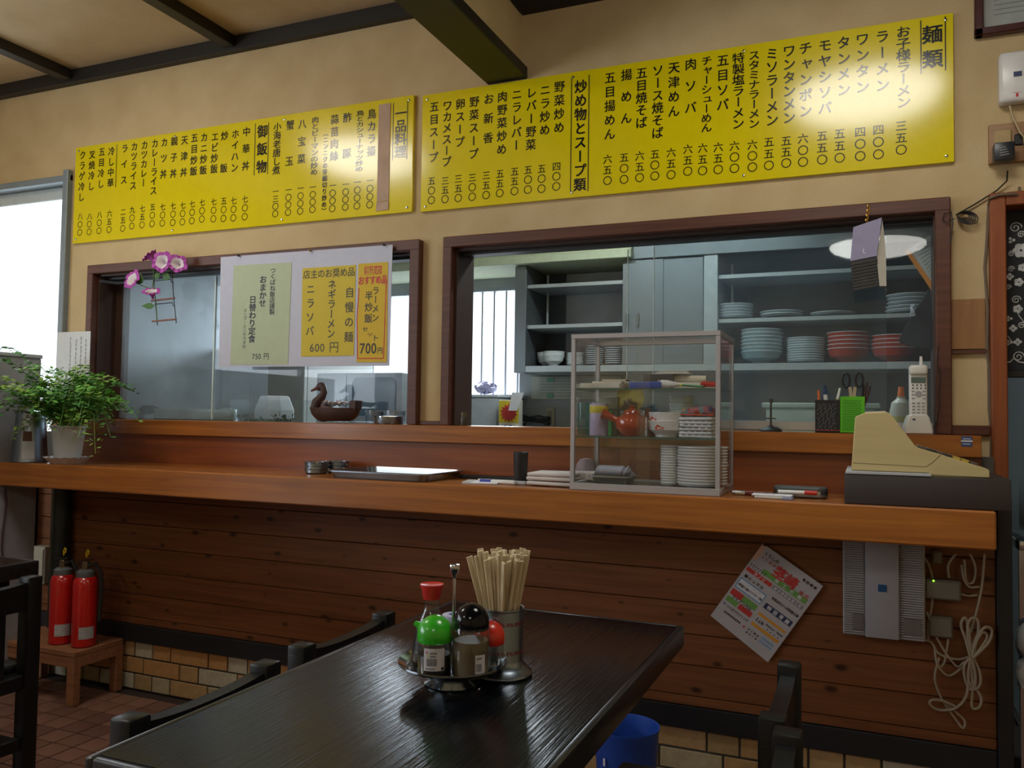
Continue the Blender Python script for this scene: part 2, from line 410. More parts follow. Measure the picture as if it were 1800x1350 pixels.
# ceiling left (beige boards), right (black), beams
struct('ceiling', B().box(-4.5, -1.12, -3.2, YF+.1, 2.712, 2.8), CEILM)
struct('ceiling_right', B().box(-1.12, 1.7, -3.2, YF+.1, 2.585, 2.8), mat('black_ceiling', (.012, .013, .016), .7))
BEAM = mat('dark_brown_beam', (.014, .012, .010), .5)
struct('trim_1', B().box(-4.5, -1.25, YF-.035, YF, 2.652, 2.712, .002), BEAM)
for k, x in enumerate((-4.29, -3.36, -2.42)):
    struct('trim_%d' % (k+2), B().box(x-.028, x+.028, -3.2, YF-.035, 2.665, 2.712, .002), BEAM)
struct('trim_5', B().box(-1.255, -1.10, -3.2, YF, 2.352, 2.395, .003), mat('olive_black_beam', (.013, .013, .010), .5))
struct('wall_drop', B().box(-1.25, -1.125, -3.2, YF, 2.395, 2.75), WALL)
# dining room outer walls; the daylight window is in the left one
W_ = B(); 
for a, c, z0, z1 in ((-3.2, -1.9, 0, 2.9), (1.2, 2.82, 0, 2.9), (-1.9, 1.2, 0, .95), (-1.9, 1.2, 2.15, 2.9)): W_.box(-4.5, -4.4, a, c, z0, z1)
struct('wall_left', W_, WALL)
struct('wall_right', B().box(1.7, 1.8, -3.2, 4.75, 0, 2.9), WALL)
struct('wall_front', B().box(-4.5, 1.8, -3.3, -3.2, 0, 2.9), WALL)
w2 = B()
for y in (-1.9, -.37, 1.16): w2.box(-4.47, -4.42, y, y+.04, .95, 2.15)
for z in (.95, 2.11): w2.box(-4.47, -4.42, -1.9, 1.2, z, z+.04)
struct('window_2', w2, ALU)
# window_1: bright window at the far left of the back wall
WFR = mat('pale_blue_grey_window_frame', (.24, .29, .33), .4, .2)
x0, x1, z0, z1 = O1
w1 = B().box(x0, x1, 2.685, 2.80, z1-.03, z1, .003).box(x0, x1, 2.685, 2.80, z0, z0+.02, .003).box(x0, x0+.04, 2.685, 2.80, z0, z1, .003).box(x1-.032, x1, 2.672, 2.80, z0, z1+.02, .003)
win1 = struct('window_1', w1, WFR)
B().box(x0+.04, x1-.035, 2.742, 2.746, z0+.02, z1-.03).build('pane', CLEAR, win1)
B().box(x0+.03, x1-.03, 2.75, 2.78, z1-.09, z1-.03, .004).box(x0+.03, x1-.03, 2.75, 2.78, z0+.02, z0+.06, .004).build('sash', mat('white_sash', (.75, .8, .85), .4), win1)
# serving openings: frames, linings
def opening(n, o, xl, xr):
    x0, x1, z0, z1 = o
    b = B().box(x0-.032, x1+.037, 2.668, 2.72, z1-.004, z1+.036, .003)
    b.box(x0-.032, x0+.003, 2.668, 2.72, 1.12, z1, .003).box(x1-.003, x1+.037, 2.668, 2.72, 1.12, z1, .003)
    w_ = struct('window_%d' % n, b, FRAMEW)
    B().box(x0, x0+.012, 2.70, 2.84, 1.12, z1, .001).box(x1-.006, x1, 2.70, 2.84, 1.12, z1, .001).box(x0, x1, 2.70, 2.84, z1-.012, z1, .001).build('lining', mat('dark_lining', (.05, .024, .016), .5), w_)
    B().box(x0+.012, x1-.006, 2.735, 2.785, z1-.022, z1-.012, .001).build('top_track', mat('black_track', (.02, .02, .022), .4), w_)
    return w_
o2 = opening(3, O2, 0, 0); o3 = opening(4, O3, 0, 0)
B().box(-3.153, -3.09, 2.79, 2.815, 1.12, 1.735, .002).build('sash_stile', mat('dark_lining', (.05, .024, .016), .5), o2)
def pane(parent, x0, x1, y, m, rail=True, z1=1.748):
    p = B().box(x0, x1, y, y+.004, 1.15 if rail else 1.125, z1).build('pane', m, parent)
    if rail: B().box(x0, x1, y-.006, y+.010, 1.124, 1.153, .002).build('bottom_rail', mat('bright_aluminium', (.55, .58, .6), .3, .8), parent)
    return p
pane(o2, -3.09, -2.27, 2.775, WINGL, False); pane(o2, -2.535, -1.56, 2.755, glass('left_clear_sliding_glass', (.96, .97, .98), .03, (.5, .56, .6), refl=.5), False)
B().box(-2.542, -2.535, 2.752, 2.762, 1.125, 1.735).build('pane_edge', mat('frosty_glass_edge', (.55, .65, .62), .3), o2)
pane(o3, -.748, .06, 2.775, WING); pane(o3, -.652, .186, 2.755, WING)
for x in (-.750, -.654): B().box(x-.001, x+.0008, 2.754 if x > -.7 else 2.774, 2.76 if x > -.7 else 2.78, 1.15, 1.735).build('pane_edge', mat('frosty_glass_edge', (.55, .65, .62), .3), o3)
hnd = B()
# doorway at the right edge
ORW = wood('orange_door_frame', (.20, .05, .012), (.30, .08, .02), .42, grain=(22, 22, 1.5))
struct('door_1', B().box(.324, .363, 2.655, 2.84, .95, 1.80, .003).box(.363, 1.29, 2.655, 2.84, 1.762, 1.80, .003), ORW)
struct('trim_6', B().box(.326, .362, 2.60, YF+.12, 0, .95, .003), mat('black_post_paint', (.012, .011, .012), .5))
struct('trim_7', B().box(.222, .324, 2.685, YF, 1.12, 1.148, .002).box(-1.51, -1.41, 2.685, YF, 1.12, 1.135, .002), FRAMEW)
# kitchen shell
KW = mat('greasy_grey_kitchen_wall', (.30, .32, .33), .5, var=.15, scale=4)
struct('wall_kitchen_left', B().box(-3.36, -3.30, 2.82, 4.6, 0, 2.45), mat('steamy_steel_cladding', (.34, .38, .41), .5, .3, var=.18, scale=2.5))
struct('wall_kitchen', holes(B(), -3.36, 1.7, 0, 2.9, 4.6, 4.72, ((-2.95, -1.90, 1.285, 1.94),)), KW)
struct('ceiling_kitchen', B().box(-3.36, 1.7, 2.82, 4.75, 2.42, 2.5), mat('pale_green_kitchen_ceiling', (.62, .68, .5), .6))
struct('trim_8', B().box(-3.3, -1.12, 4.22, 4.6, 2.04, 2.42, .003).box(-3.3, -1.12, 4.20, 4.6, 1.995, 2.04, .003), mat('pale_green_soffit', (.66, .72, .50), .55))
struct('trim_9', B().box(-1.12, 1.7, 4.24, 4.6, 1.99, 2.42, .003), KSTEEL)
wk = B()
for x in (-2.94, -2.67, -2.42, -2.245, -2.165, -2.085, -2.005, -1.925): wk.box(x-.005, x+.005, 4.63, 4.64, 1.285, 1.94)
wk.box(-2.95, -1.90, 4.61, 4.66, 1.92, 1.95).box(-2.95, -1.90, 4.60, 4.68, 1.27, 1.29)
struct('window_5', wk, mat('grey_window_bars', (.35, .38, .42), .5))

struct('ground', B().box(-14, -3.36, 2.82, 14, -.2, -.1).box(-14, -4.5, -8, 2.82, -.2, -.1), mat('pale_pavement', (.5, .5, .48), .8))
# ================================================================== COUNTER
ct = thing('counter', 'long varnished cedar serving counter with raised back ledge under the kitchen openings', 'counter', (-1.45, 2.46, .945))
def cb(): return B((-1.45, 2.46, .945))
cb().box(-3.215, .288, 2.30, 2.622, .850, .943, .004).build('lower_top', COUNTW, ct)
cb().box(-3.20, .292, 2.618, 2.6235, .943, 1.062).build('riser', RISERW, ct)
cb().box(-3.30, .292, 2.600, 2.6395, 1.060, 1.120, .002).build('upper_ledge', COUNTW, ct)
struct('trim_10', B().box(-3.30, .292, 2.640, 2.699, 1.061, 1.1195).box(-3.160, -1.550, 2.699, 2.90, 1.062, 1.1195).box(-1.373, .185, 2.699, 2.90, 1.062, 1.1195), COUNTW)
sp_ = at(1690, 767, Y=2.598), at(1709, 785, Y=2.598)
st_ = cb().box(sp_[0].x, sp_[1].x, 2.5985, 2.6005, sp_[1].z, sp_[0].z).build('sticker', mat('blue_sticker', (.03, .08, .25), .5), ct, 'small blue sticker')
t = Txt((0, 2.598, 0), off=(-1.45, 2.46, .945))
mx_, mz_ = (sp_[0].x+sp_[1].x)/2, (sp_[0].z+sp_[1].z)/2
t.rect(mx_-.014, mz_-.001, mx_+.014, mz_+.003); t.rect(mx_-.010, mz_+.006, mx_+.010, mz_+.008); t.rect(mx_-.010, mz_-.008, mx_+.008, mz_-.006)
t.build('sticker_print', PAPER, st_)

# ================================================================== MENU BOARDS
YEL = mat('glossy_yellow_acrylic', (.80, .66, .004), .145, var=.02, spec=.7)
NAMES_R = [  # text, x px, y top, y bottom, price, price x, y top, y bottom
 ('お子様ラーメン',1588,45,190,'三五〇',1584,211,273),('ラーメン',1551,52,161,'四〇〇',1544,218,281),('ワンタン',1516,57,164,'四〇〇',1512,222,284),
 ('タンメン',1483,63,169,'五五〇',1476,225,287),('モヤシソバ',1450,68,201,'五五〇',1445,229,290),('チャンポン',1416,73,206,'六〇〇',1411.5,234,294),
 ('ワンタンメン',1387,78,218,'五五〇',1382,238,296),('ミソラーメン',1357,83,222,'五五〇',1351.5,240,300),('スタミナラーメン',1325.6,88,226,'六〇〇',1322.5,245,303),
 ('特製塩ラーメン',1297.7,92,227.5,'六〇〇',1291,247,305),('五目ソバ',1270.5,95,195,'六五〇',1262.5,249,307),('チャーシューめん',1242,98,233,'六五〇',1235,251,309),
 ('肉ソバ',1214,102,200,'六五〇',1209,253,310),('天津めん',1184.5,108,206,'六五〇',1179.6,259,316),('ソース焼そば',1156,113,244,'五〇〇',1151,262,318),
 ('五目焼そば',1127.6,117.6,226,'六五〇',1124.4,265,321),('揚めん',1101,121,218,'五〇〇',1097,268,324),('五目揚めん',1072,126,246,'六五〇',1068,271,326),
 ('野菜炒め',983,142,234,'四〇〇',978,284,336),('ニラ炒め',958,148,238,'五〇〇',952,288,340),('レバー野菜',933.6,153,264,'五〇〇',928,290,341.6),
 ('ニラレバー',908,156,265,'五五〇',904.4,293,344),('肉野菜炒め',882.4,160,272,'五五〇',878.6,297,347.6),('お新香',858.4,164,252,'三五〇',854.6,300,351),
 ('野菜スープ',833,169,280,'三〇〇',830,304,354),('卵スープ',808.6,173,259,'三五〇',805.6,306,356),('ワカメスープ',785.6,176,293.6,'三五〇',782.4,309.6,358),
 ('五目スープ',762.6,178,286,'五〇〇',758.4,310,359.6)]
NAMES_L = [('鳥カラ揚',653,191,274.6,'一〇〇〇',650,310,367),('鳥とカシューナッツ炒め',632,194,301.6,'一〇〇〇',627.7,313,369),('酢豚',609.8,197.6,278.5,'一〇〇〇',607.3,317,371),
 ('蒜苗肉絲',587.6,201,283,'一〇〇〇',584.4,319,373.5),('肉とピーマンの炒め',553,205,308,'一〇〇〇',549.5,322,375),('八宝菜',530.4,209,288,'一〇〇〇',528,324,378),
 ('蟹玉',509.2,211,292,'一〇〇〇',506.7,327,380),('小海老唐し煮',486.5,215,307,'一三〇〇',484.2,329.6,382.5),
 ('中華丼',432.4,223,300,'七〇〇',430.4,343,388),('ホイハン',413,227,303,'七〇〇',410.4,345.6,390),('炒飯',394,230,304,'五〇〇',393,346,391),
 ('エビ炒飯',377,232,305,'七〇〇',375.4,347.6,391.6),('カニ炒飯',358,233,307,'七〇〇',355,349,392),('五目炒飯',341,234,309,'七〇〇',337.6,351.6,395),
 ('天津丼',323.6,238,311,'七〇〇',321,354,397),('親子丼',305.4,240,313,'七〇〇',304,355,398),('カツ丼',288,242,314,'七〇〇',285.6,357,399),
 ('カレーライス',271,244,343,'五〇〇',267.6,357,400),('カツカレー',253,247,329,'七五〇',250,360,402),('カツライス',235,249.6,334,'九〇〇',232,362,404),
 ('ライス',218.4,253,324,'二五〇',216,366,408),('冷し中華',195,258,329,'六五〇',192,369,410),('五目冷し',178,259,331,'八〇〇',174.4,371,412),
 ('叉焼冷し',161,264,335,'八〇〇',157,374,414),('クラゲ冷し',144,265,354,'八〇〇',140.6,374,415)]
def board(x0, x1, z0, z1, label, names, heads, lines, yf=2.686):
    c = ((x0+x1)/2, 2.695, z0)
    r = thing('menu_board', label, 'menu board', c)
    pn = B(c).box(x0, x1, yf, 2.6995, z0, z1, .0006).build('panel', YEL, r)
    Y = yf-.0008
    def AZ(px, py): return at(px, py, Y=Y)
    for tx, px, ya, yb, pr, qx, qa, qb in names:
        t = Txt((0, Y, 0), off=c); n = len(tx)
        w_ = .036 if n > 7 else .040
        t.vert(tx, AZ(px, (ya+yb)/2).x, AZ(px, ya).z, AZ(px, yb).z, w_)
        t.vert(pr, AZ(qx, (qa+qb)/2).x, AZ(qx, qa).z, AZ(qx, qb).z, .033, .004)
        t.build('menu_lettering', BLKG, r)
    for tx, px, ya, yb, w_ in heads:
        Txt((0, Y, 0), off=c).vert(tx, AZ(px, (ya+yb)/2).x, AZ(px, ya).z, AZ(px, yb).z, w_, .018).build('heading_lettering', BLKG, r)
    t = Txt((0, Y, 0), off=c)
    for px, ya, yb in lines: t.line(AZ(px, ya).x, AZ(px, ya).z, AZ(px, ya).x, AZ(px, yb).z, .0032)
    t.build('heading_stripe', BLKG, r)
    n = 4
    for i in range(n):
        for z in (z0+.018, z1-.018):
            x = x0+.02+(x1-x0-.04)*i/(n-1)
            B(c).lathe([(0, -.0035), (.004, -.002), (.005, 0), (0, .001)], (0, 0, 0), 10, Matrix.Translation((x, yf-.001, z)) @ Matrix.Rotation(-PI/2, 4, 'X')).build('screw', CHROME, r)
    return r, Y, c
bl, YL_, cl = board(-3.315, -1.553, 1.912, 2.353, 'left yellow menu board with rice and one-plate dishes, brown tape strip near its right end', NAMES_L,
   [('一品料理', 704, 187, 278.5, .052), ('御飯物', 460.5, 219, 304.5, .054), ('（ニンニクの芽細切り炒め）', 571, 229, 376, .024)],
   [(691.7, 181, 282), (716.7, 177.5, 279.5), (449, 217, 308), (472.4, 215, 306), (205.6, 254, 329)])
br, YR_, cr = board(-1.515, .238, 1.908, 2.345, 'right yellow menu board of noodles, stir-fries and soups, long one above the right kitchen opening', NAMES_R,
   [('麺類', 1639, 43, 120, .056), ('炒め物とスープ類', 1020, 140, 336, .046)],
   [(1618.6, 36, 130), (1661.5, 29, 124), (1005, 136, 339), (1035.6, 131.6, 336)])
a, d = at(666, 184, Y=2.684), at(683, 369, Y=2.684)
TAPE = mat('old_brown_tape', (.50, .33, .22), .55, var=.15, scale=12)
tp = B().box(a.x, a.x+.052, 2.6835, 2.6858, d.z+.035, a.z, .0004).box(a.x-.002, a.x+.052, 2.6825, 2.6858, d.z, d.z+.033, .0004).build('tape_strip', TAPE)
tag(tp, 'faded brown tape strip covering a column of the left menu board', 'tape')

# ================================================================== CEILING LAMPS
LG = _new('lamp_diffuser'); _e = LG[2]
_e.inputs['Base Color'].default_value = (.9, .9, .88, 1); _e.inputs['Emission Color'].default_value = (1, .955, .87, 1); _e.inputs['Emission Strength'].default_value = 22.0; _e.inputs['Roughness'].default_value = .4
def lamp(x, y, zc, r, label):
    o = thing('ceiling_lamp', label, 'lamp', (x, y, zc), group='round ceiling lamps')
    B().cyl((0, 0, -.03), r*.8, .03).build('base_ring', WHITEP, o)
    B().lathe([(r, -.03), (r*1.0, -.045), (r*.93, -.07), (r*.75, -.095), (r*.45, -.115), (0, -.122)], n=40).build('diffuser', LG[0], o)
    return o
lamp(0.0, 1.55, 2.585, .30, 'round white ceiling lamp on the black ceiling, the one nearest the right menu board')
lamp(-2.62, 1.36, 2.665, .31, 'round white ceiling lamp under the beige ceiling, the one nearest the left menu board')
lamp(.09, -1.62, 2.585, .35, 'round white ceiling lamp on the black ceiling, the one seen mirrored in the kitchen glass')
lamp(-2.46, -1.4, 2.665, .30, 'round white ceiling lamp under the beige ceiling, far from the menu boards')
for i, o in enumerate([q for q in SC.objects if q.name.startswith('ceiling_lamp')]): pass

# ================================================================== TABLES AND CHAIRS
def table(x0, x1, y0, y1, label):
    cx, cy_ = (x0+x1)/2, (y0+y1)/2; hx, hy = (x1-x0)/2, (y1-y0)/2
    r = thing('dining_table', label, 'table', (cx, cy_, 0))
    B().box(-hx+.014, hx-.014, -hy+.014, hy-.014, .662, .7).build('tabletop', TABLEW, r)
    e = B()
    for s in (-1, 1):
        e.box(s*hx, s*(hx-.0145), -hy, hy, .655, .7005, .004, 2); e.box(-hx+.013, hx-.013, s*hy, s*(hy-.0145), .655, .7003, .004, 2)
    e.build('edge_trim', mat('worn_black_edge', (.014, .014, .016), .3, var=.4, scale=60), r)
    e = B()
    for s in (-1, 1):
        e.box(s*(hx-.05), s*(hx-.075), -hy+.06, hy-.06, .61, .662); e.box(-hx+.06, hx-.06, s*(hy-.05), s*(hy-.075), .61, .662)
    e.build('apron', DARKW, r)
    for sy2 in (-1, 1):
        B().box(-.028, .028, sy2*(hy-.19)-.045, sy2*(hy-.19)+.045, .03, .662, .004).build('leg', DARKW, r)
        B().box(-.038, .038, sy2*(hy-.19)-.03, sy2*(hy-.19)+.03, 0, .035, .006).build('foot', DARKW, r)
    B().box(-.012, .012, -hy+.23, hy-.23, .14, .20, .003).build('stretcher', DARKW, r)
    return r
T1 = (-.94, -.367, .806, 1.856)
table(*T1, 'black lacquered oak table in the foreground with the condiment tray on it')
table(-2.87, -2.296, .74, 1.787, 'black table at the left edge of the picture near the fire extinguishers')
def chair(label, loc, rz, group):
    r = thing('dining_chair', label, 'chair', loc, rz, group)
    for s in (-1, 1):
        B().box(-.021, .021, s*.155-.0215, s*.155+.0215, 0, .69, .005, 2).build('back_post', DARKW, r)
        B().box(.290, .328, s*.150-.02, s*.150+.02, 0, .40, .003).build('front_leg', DARKW, r)
    n = 12; pl = []
    for i in range(n+1):
        u = -1+2*i/n; pl.append((u*.134, .676-.008*(1-abs(u)**2.5)))
    pl = pl + [(.134, .60), (-.134, .60)]
    B().prism(pl, 'x', -.014, .014).build('top_rail', DARKW, r)
    for s in (-1, 1): B().box(-.009, .009, s*.055-.025, s*.055+.025, .42, .605, .002).build('slat', DARKW, r)
    B().box(-.014, .014, -.134, .134, .385, .425, .003).build('lower_rail', DARKW, r)
    B().box(0.02, .335, -.172, .172, .40, .425, .006, 2).build('seat_frame', DARKW, r)
    B().box(0.03, .33, -.160, .160, .425, .45, .010, 3).build('seat', mat('dark_vinyl_seat', (.02, .02, .022), .45), r)
    for s in (-1, 1): B().box(.02, .30, s*.152-.011, s*.152+.011, .20, .235, .002).build('side_stretcher', DARKW, r)
    B().box(-.011, .011, -.134, .134, .22, .255, .002).build('rear_stretcher', DARKW, r)
    return r
G = 'black wooden chairs tucked under the tables'
c0 = chair('black chair left of the condiment table, its near post by the table corner', (-1.03, 1.12, 0), 0, G)
dup(c0, (-1.045, 1.56, 0), 0, 'black chair left of the condiment table, the one nearer the counter')
dup(c0, (-.135, 1.545, 0), PI, 'black chair right of the condiment table, directly below the tilted flyer')
dup(c0, (-.108, 1.175, 0), PI, 'black chair right of the condiment table, cut off by the bottom edge')
dup(c0, (-2.145, 1.49, 0), PI, 'black slatted chair beside the other black table near the fire extinguishers')

# ================================================================== LEFT CORNER
gp = thing('partition', 'grey partition panel beside the bright window at the left end of the counter', 'partition', (-3.25, 1.6, 0))
B((-3.25, 1.6, 0)).box(-3.28, -3.222, .9, 2.482, 0, 1.372, .003).build('panel', mat('grey_partition_laminate', (.30, .29, .30), .55), gp)
B((-3.25, 1.6, 0)).box(-3.285, -3.217, .9, 2.485, 1.372, 1.388, .003).build('cap', mat('partition_cap', (.42, .44, .47), .4), gp)
cd = B().tube([(-3.214, 2.335+.006*math.sin(i*1.3), .84-.06*i) for i in range(12)], .0035, 6).build('hanging_flex', mat('brown_cord', (.06, .03, .03), .5))
tag(cd, 'thin dark cord hanging down the grey partition panel at the left', 'cord')
pp = B().cyl((-3.19, 2.578, .23), .040, .618, n=20).cyl((-3.19, 2.578, .42), .044, .03, n=20).build('drain_pipe', mat('dark_green_pipe', (.018, .024, .024), .5, var=.3))
tag(pp, 'dark green vertical pipe under the counter behind the fire extinguishers', 'pipe')
pp2 = B().box(-3.438, -3.39, 2.56, 2.62, 0, .85, .003).build('corner_post', DARKW); tag(pp2, 'dark corner post where the wainscot ends at the left', 'post')
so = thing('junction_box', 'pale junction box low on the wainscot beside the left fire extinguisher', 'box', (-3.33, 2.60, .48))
B((-3.33, 2.60, .48)).box(-3.365, -3.28, 2.575, 2.622, .40, .56, .004).build('body', mat('aged_beige_plastic', (.45, .42, .33), .5), so)
B((-3.33, 2.60, .48)).box(-3.360, -3.285, 2.571, 2.576, .41, .55, .002).build('cover', mat('aged_beige_plastic', (.45, .42, .33), .5), so)
# stool
STW = wood('cedar_stool_wood', (.25, .10, .045), (.36, .16, .075), .55, blotch=.2)
sx0, sx1, sy0, sy1, sh = -3.32, -2.842, 2.375, 2.615, .212
sc_ = ((sx0+sx1)/2, (sy0+sy1)/2, 0)
so = thing('low_stool', 'low cedar stool under the counter carrying two fire extinguishers', 'stool', sc_)
for k in range(2): B(sc_).box(sx0, sx1, sy0+.12*k, sy0+.12*k+.117, sh-.022, sh, .003).build('seat_plank', STW, so)
B(sc_).box(sx0+.005, sx1-.005, sy0+.003, sy0+.022, sh-.065, sh-.022, .002).build('front_rail', STW, so)
B(sc_).box(sx0+.005, sx1-.005, sy1-.022, sy1-.003, sh-.065, sh-.022, .002).build('rear_rail', STW, so)
for x in (sx0+.012, sx1-.012): B(sc_).box(x-.010, x+.010, sy0+.02, sy1-.02, sh-.065, sh-.022, .002).build('side_rail', STW, so)
for x in (sx0+.02, sx1-.02):
    for y in (sy0+.018, sy1-.018): B(sc_).box(x-.019, x+.019, y-.017, y+.017, 0, sh-.022, .002).build('leg', STW, so)
# fire extinguishers
EXR = mat('glossy_red_enamel', (.50, .008, .006), .25, coat=.6, var=.03)
def ext(loc, label):
    r = thing('fire_extinguisher', label, 'fire extinguisher', loc, group='red fire extinguishers on the stool')
    B().lathe([(0, 0), (.040, 0), (.046, .004), (.046, .012), (.0465, .245), (.044, .262), (.036, .275), (.022, .284), (.0, .286)], n=32).build('cylinder', EXR, r)
    B().lathe([(.034, .272), (.035, .274), (.035, .296), (.024, .304), (0, .306)], n=24).build('collar', mat('grey_collar', (.12, .13, .13), .5), r)
    B().box(-.012, .012, -.012, .012, .300, .335, .003).build('valve', mat('brass_valve', (.25, .17, .09), .4, .7), r)
    B().bar((-.045, 0, .335), (.03, 0, .345), .018, .004).bar((-.05, 0, .322), (.0, 0, .318), .018, .004).build('lever', mat('black_lever', (.02, .02, .02), .4), r)
    B().tube([(0, 0, .352), (0, 0, .372), (.006, 0, .382), (.012, 0, .375), (.008, 0, .362)], .0035, 6).build('safety_pin', mat('yellow_pin', (.75, .5, .02), .4), r)
    B().tube([(.01, 0, .318), (.035, .01, .330), (.062, .014, .29), (.066, .014, .2), (.060, .014, .10)], .007, 8).build('hose', mat('black_rubber', (.012, .012, .012), .6), r)
    # label wrapped on the drum, facing the room
    q = B()
    for i in range(8):
        a0, a1 = math.radians(-70+i*9), math.radians(-70+(i+1)*9); rr = .0470
        q.quad((rr*math.cos(a0), rr*math.sin(a0), .035), (rr*math.cos(a1), rr*math.sin(a1), .035), (rr*math.cos(a1), rr*math.sin(a1), .082), (rr*math.cos(a0), rr*math.sin(a0), .082))
    q.build('label', mat('grey_label', (.42, .42, .42), .6, var=.3, scale=160), r)
    q = B()
    for i in range(3):
        a0, a1 = math.radians(-170+i*8), math.radians(-170+(i+1)*8); rr = .0470
        q.quad((rr*math.cos(a0), rr*math.sin(a0), .075), (rr*math.cos(a1), rr*math.sin(a1), .075), (rr*math.cos(a1), rr*math.sin(a1), .195), (rr*math.cos(a0), rr*math.sin(a0), .195))
    q.build('side_label', mat('blue_white_label', (.5, .55, .7), .6, var=.5, scale=60), r)
    return r
e0 = ext((-3.015, 2.455, sh), 'left red fire extinguisher on the cedar stool, beside the dark pipe')
dup(e0, (-2.895, 2.462, sh), .1, 'right red fire extinguisher on the cedar stool, nearer the wainscot')
# green bag under the stool's left
o = B().ball((-3.13, 2.12, .08), .085, (1.0, .8, .95), 14).jitter(.002).build('plastic_bag', mat('dark_green_plastic_bag', (.05, .08, .04), .4)); tag(o, 'dark green bag on the tiled floor seen through the left chair back', 'bag')
# bin
bn = thing('waste_bin', 'blue plastic waste bin on the floor behind the foreground table', 'bin', (-.622, 2.335, 0))
B().lathe([(0, 0), (.070, 0), (.074, .004), (.090, .278), (.0925, .285), (.0925, .29), (.0885, .288), (.086, .275), (.071, .006), (0, .006)], n=40).build('bucket', mat('blue_plastic', (.018, .075, .42), .45), bn)
o = B().box(-.003, .003, -.0935, -.0925, .2, .22).build('sticker_remnant', PAPER, bn, 'torn white sticker remnant')
o.rotation_euler = (0, 0, -.45)
# ================================================================== KITCHEN
SH = mat('pass_shelf_steel', (.42, .46, .48), .35, .8, var=.08, scale=4)
ps = thing('steel_shelf', 'long stainless shelf just behind the serving openings', 'shelf', (-1, 3.17, 0))
def pb(): return B((-1, 3.17, 0))
pb().box(-3.25, .34, 2.93, 3.45, 1.085, 1.10, .002).build('top', SH, ps)
for x in (-3.15, -2.0, -1.0, .25):
    for y in (2.96, 3.42): pb().box(x-.015, x+.015, y-.015, y+.015, 0, 1.085).build('leg', SH, ps)
wt = thing('kitchen_worktop', 'stainless kitchen worktop along the far kitchen wall', 'worktop', (-.6, 4.3, 0))
B((-.6, 4.3, 0)).box(-2.72, 1.6, 3.98, 4.56, .82, .85, .003).build('top', SH, wt)
for x0, x1 in ((-2.70, -1.4), (-1.39, .1), (.11, 1.58)): B((-.6, 4.3, 0)).box(x0, x1, 4.02, 4.55, 0, .82).build('cabinet_body', KSTEEL, wt)
# wall cabinet
kc = thing('wall_cabinet', 'stainless wall cabinet with open shelves of dishes on the far kitchen wall', 'cabinet', (-.3, 4.4, 1.40))
def kb(): return B((-.3, 4.4, 1.40))
kb().box(-1.79, -1.722, 4.25, 4.59, 1.40, 1.992, .002).build('side_panel', KSTEEL, kc)
kb().box(1.20, 1.25, 4.25, 4.59, 1.40, 1.992, .002).build('side_panel', KSTEEL, kc)
kb().box(-.753, -.682, 4.25, 4.59, 1.435, 1.99, .002).build('divider', mat('pale_steel', (.5, .54, .55), .4, .5), kc)
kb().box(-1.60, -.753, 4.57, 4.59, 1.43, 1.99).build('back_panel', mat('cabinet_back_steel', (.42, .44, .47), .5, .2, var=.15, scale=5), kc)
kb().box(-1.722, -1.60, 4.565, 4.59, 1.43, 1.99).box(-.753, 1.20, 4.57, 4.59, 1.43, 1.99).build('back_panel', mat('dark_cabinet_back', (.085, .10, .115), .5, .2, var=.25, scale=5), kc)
for a, c in ((-1.722, -.753), (-.682, 1.20)):
    for z in (1.888, 1.664): kb().box(a, c, 4.27, 4.57, z-.020, z, .001).build('shelf', mat('pale_steel', (.5, .54, .55), .4, .5), kc)
kb().box(-1.722, 1.20, 4.25, 4.59, 1.402, 1.437, .002).build('bottom_shelf', mat('pale_steel', (.5, .54, .55), .4, .5), kc)
for x0, x1, y in ((-1.175, -.96, 4.255), (-1.12, -.757, 4.262)):
    d_ = kb().box(x0, x1, y-.004, y+.004, 1.44, 1.985, .001).build('door', KSTEEL, kc)
    kb().tube([(x0+.03, y-.005, 1.63), (x0+.03, y-.02, 1.64), (x0+.03, y-.02, 1.70), (x0+.03, y-.005, 1.71)], .005, 8).build('handle', CHROME, d_)
for x, zs_ in ((-1.67, (1.72, 1.80, 1.93)), (-.64, (1.75, 1.82, 1.93))):
    kb().box(x-.006, x+.006, 4.45, 4.452, 1.67, 1.97).build('slotted_rail', mat('pale_steel', (.5, .54, .55), .4, .5), kc)

def mk_plate(name, label, cat, r, h, m, group, deep=.5, foot=.5, rimmat=None):
    o = thing(name, label, cat, (0, 0, 0), group=group)
    p = [(0, h*.12), (r*foot*.8, h*.12), (r*foot*.82, 0), (r*foot, 0), (r*foot*1.02, h*.15), (r*(foot+(1-foot)*deep), h*.45), (r, h), (r*.985, h*1.0), (r*(foot+(1-foot)*deep)*.94, h*.58), (r*foot*.95, h*.27), (0, h*.25)]
    B().lathe(p, n=28).build('body', m, o)
    B().lathe([(r*.97, h-.0008), (r*.99, h-.0018), (r*1.006, h-.0014), (r*1.006, h+.0012), (r*.985, h+.0016), (r*.97, h+.0006)], n=28).build('rim', rimmat or m, o)
    return o
_first = {}
def stack(key, mk, n, x, y, z, dz, fmt, group, wob=.0015):
    for i in range(n):
        lab = fmt.format(nth(i, n)) if n > 1 else fmt
        loc = (x+R.uniform(-wob, wob), y+R.uniform(-wob, wob), z+dz*i)
        if key not in _first:
            o = mk(); _first[key] = o; o.location = loc; o['label'] = lab; o['group'] = group
        else: dup(_first[key], loc, R.uniform(0, 6), lab, group)
KP = lambda: mk_plate('plate', '', 'plate', .104, .020, BLUEW, 'g', .8, .55, CERAM)
KP2 = lambda: mk_plate('small_plate', '', 'plate', .090, .020, BLUEW, 'g', .85, .6, CERAM)
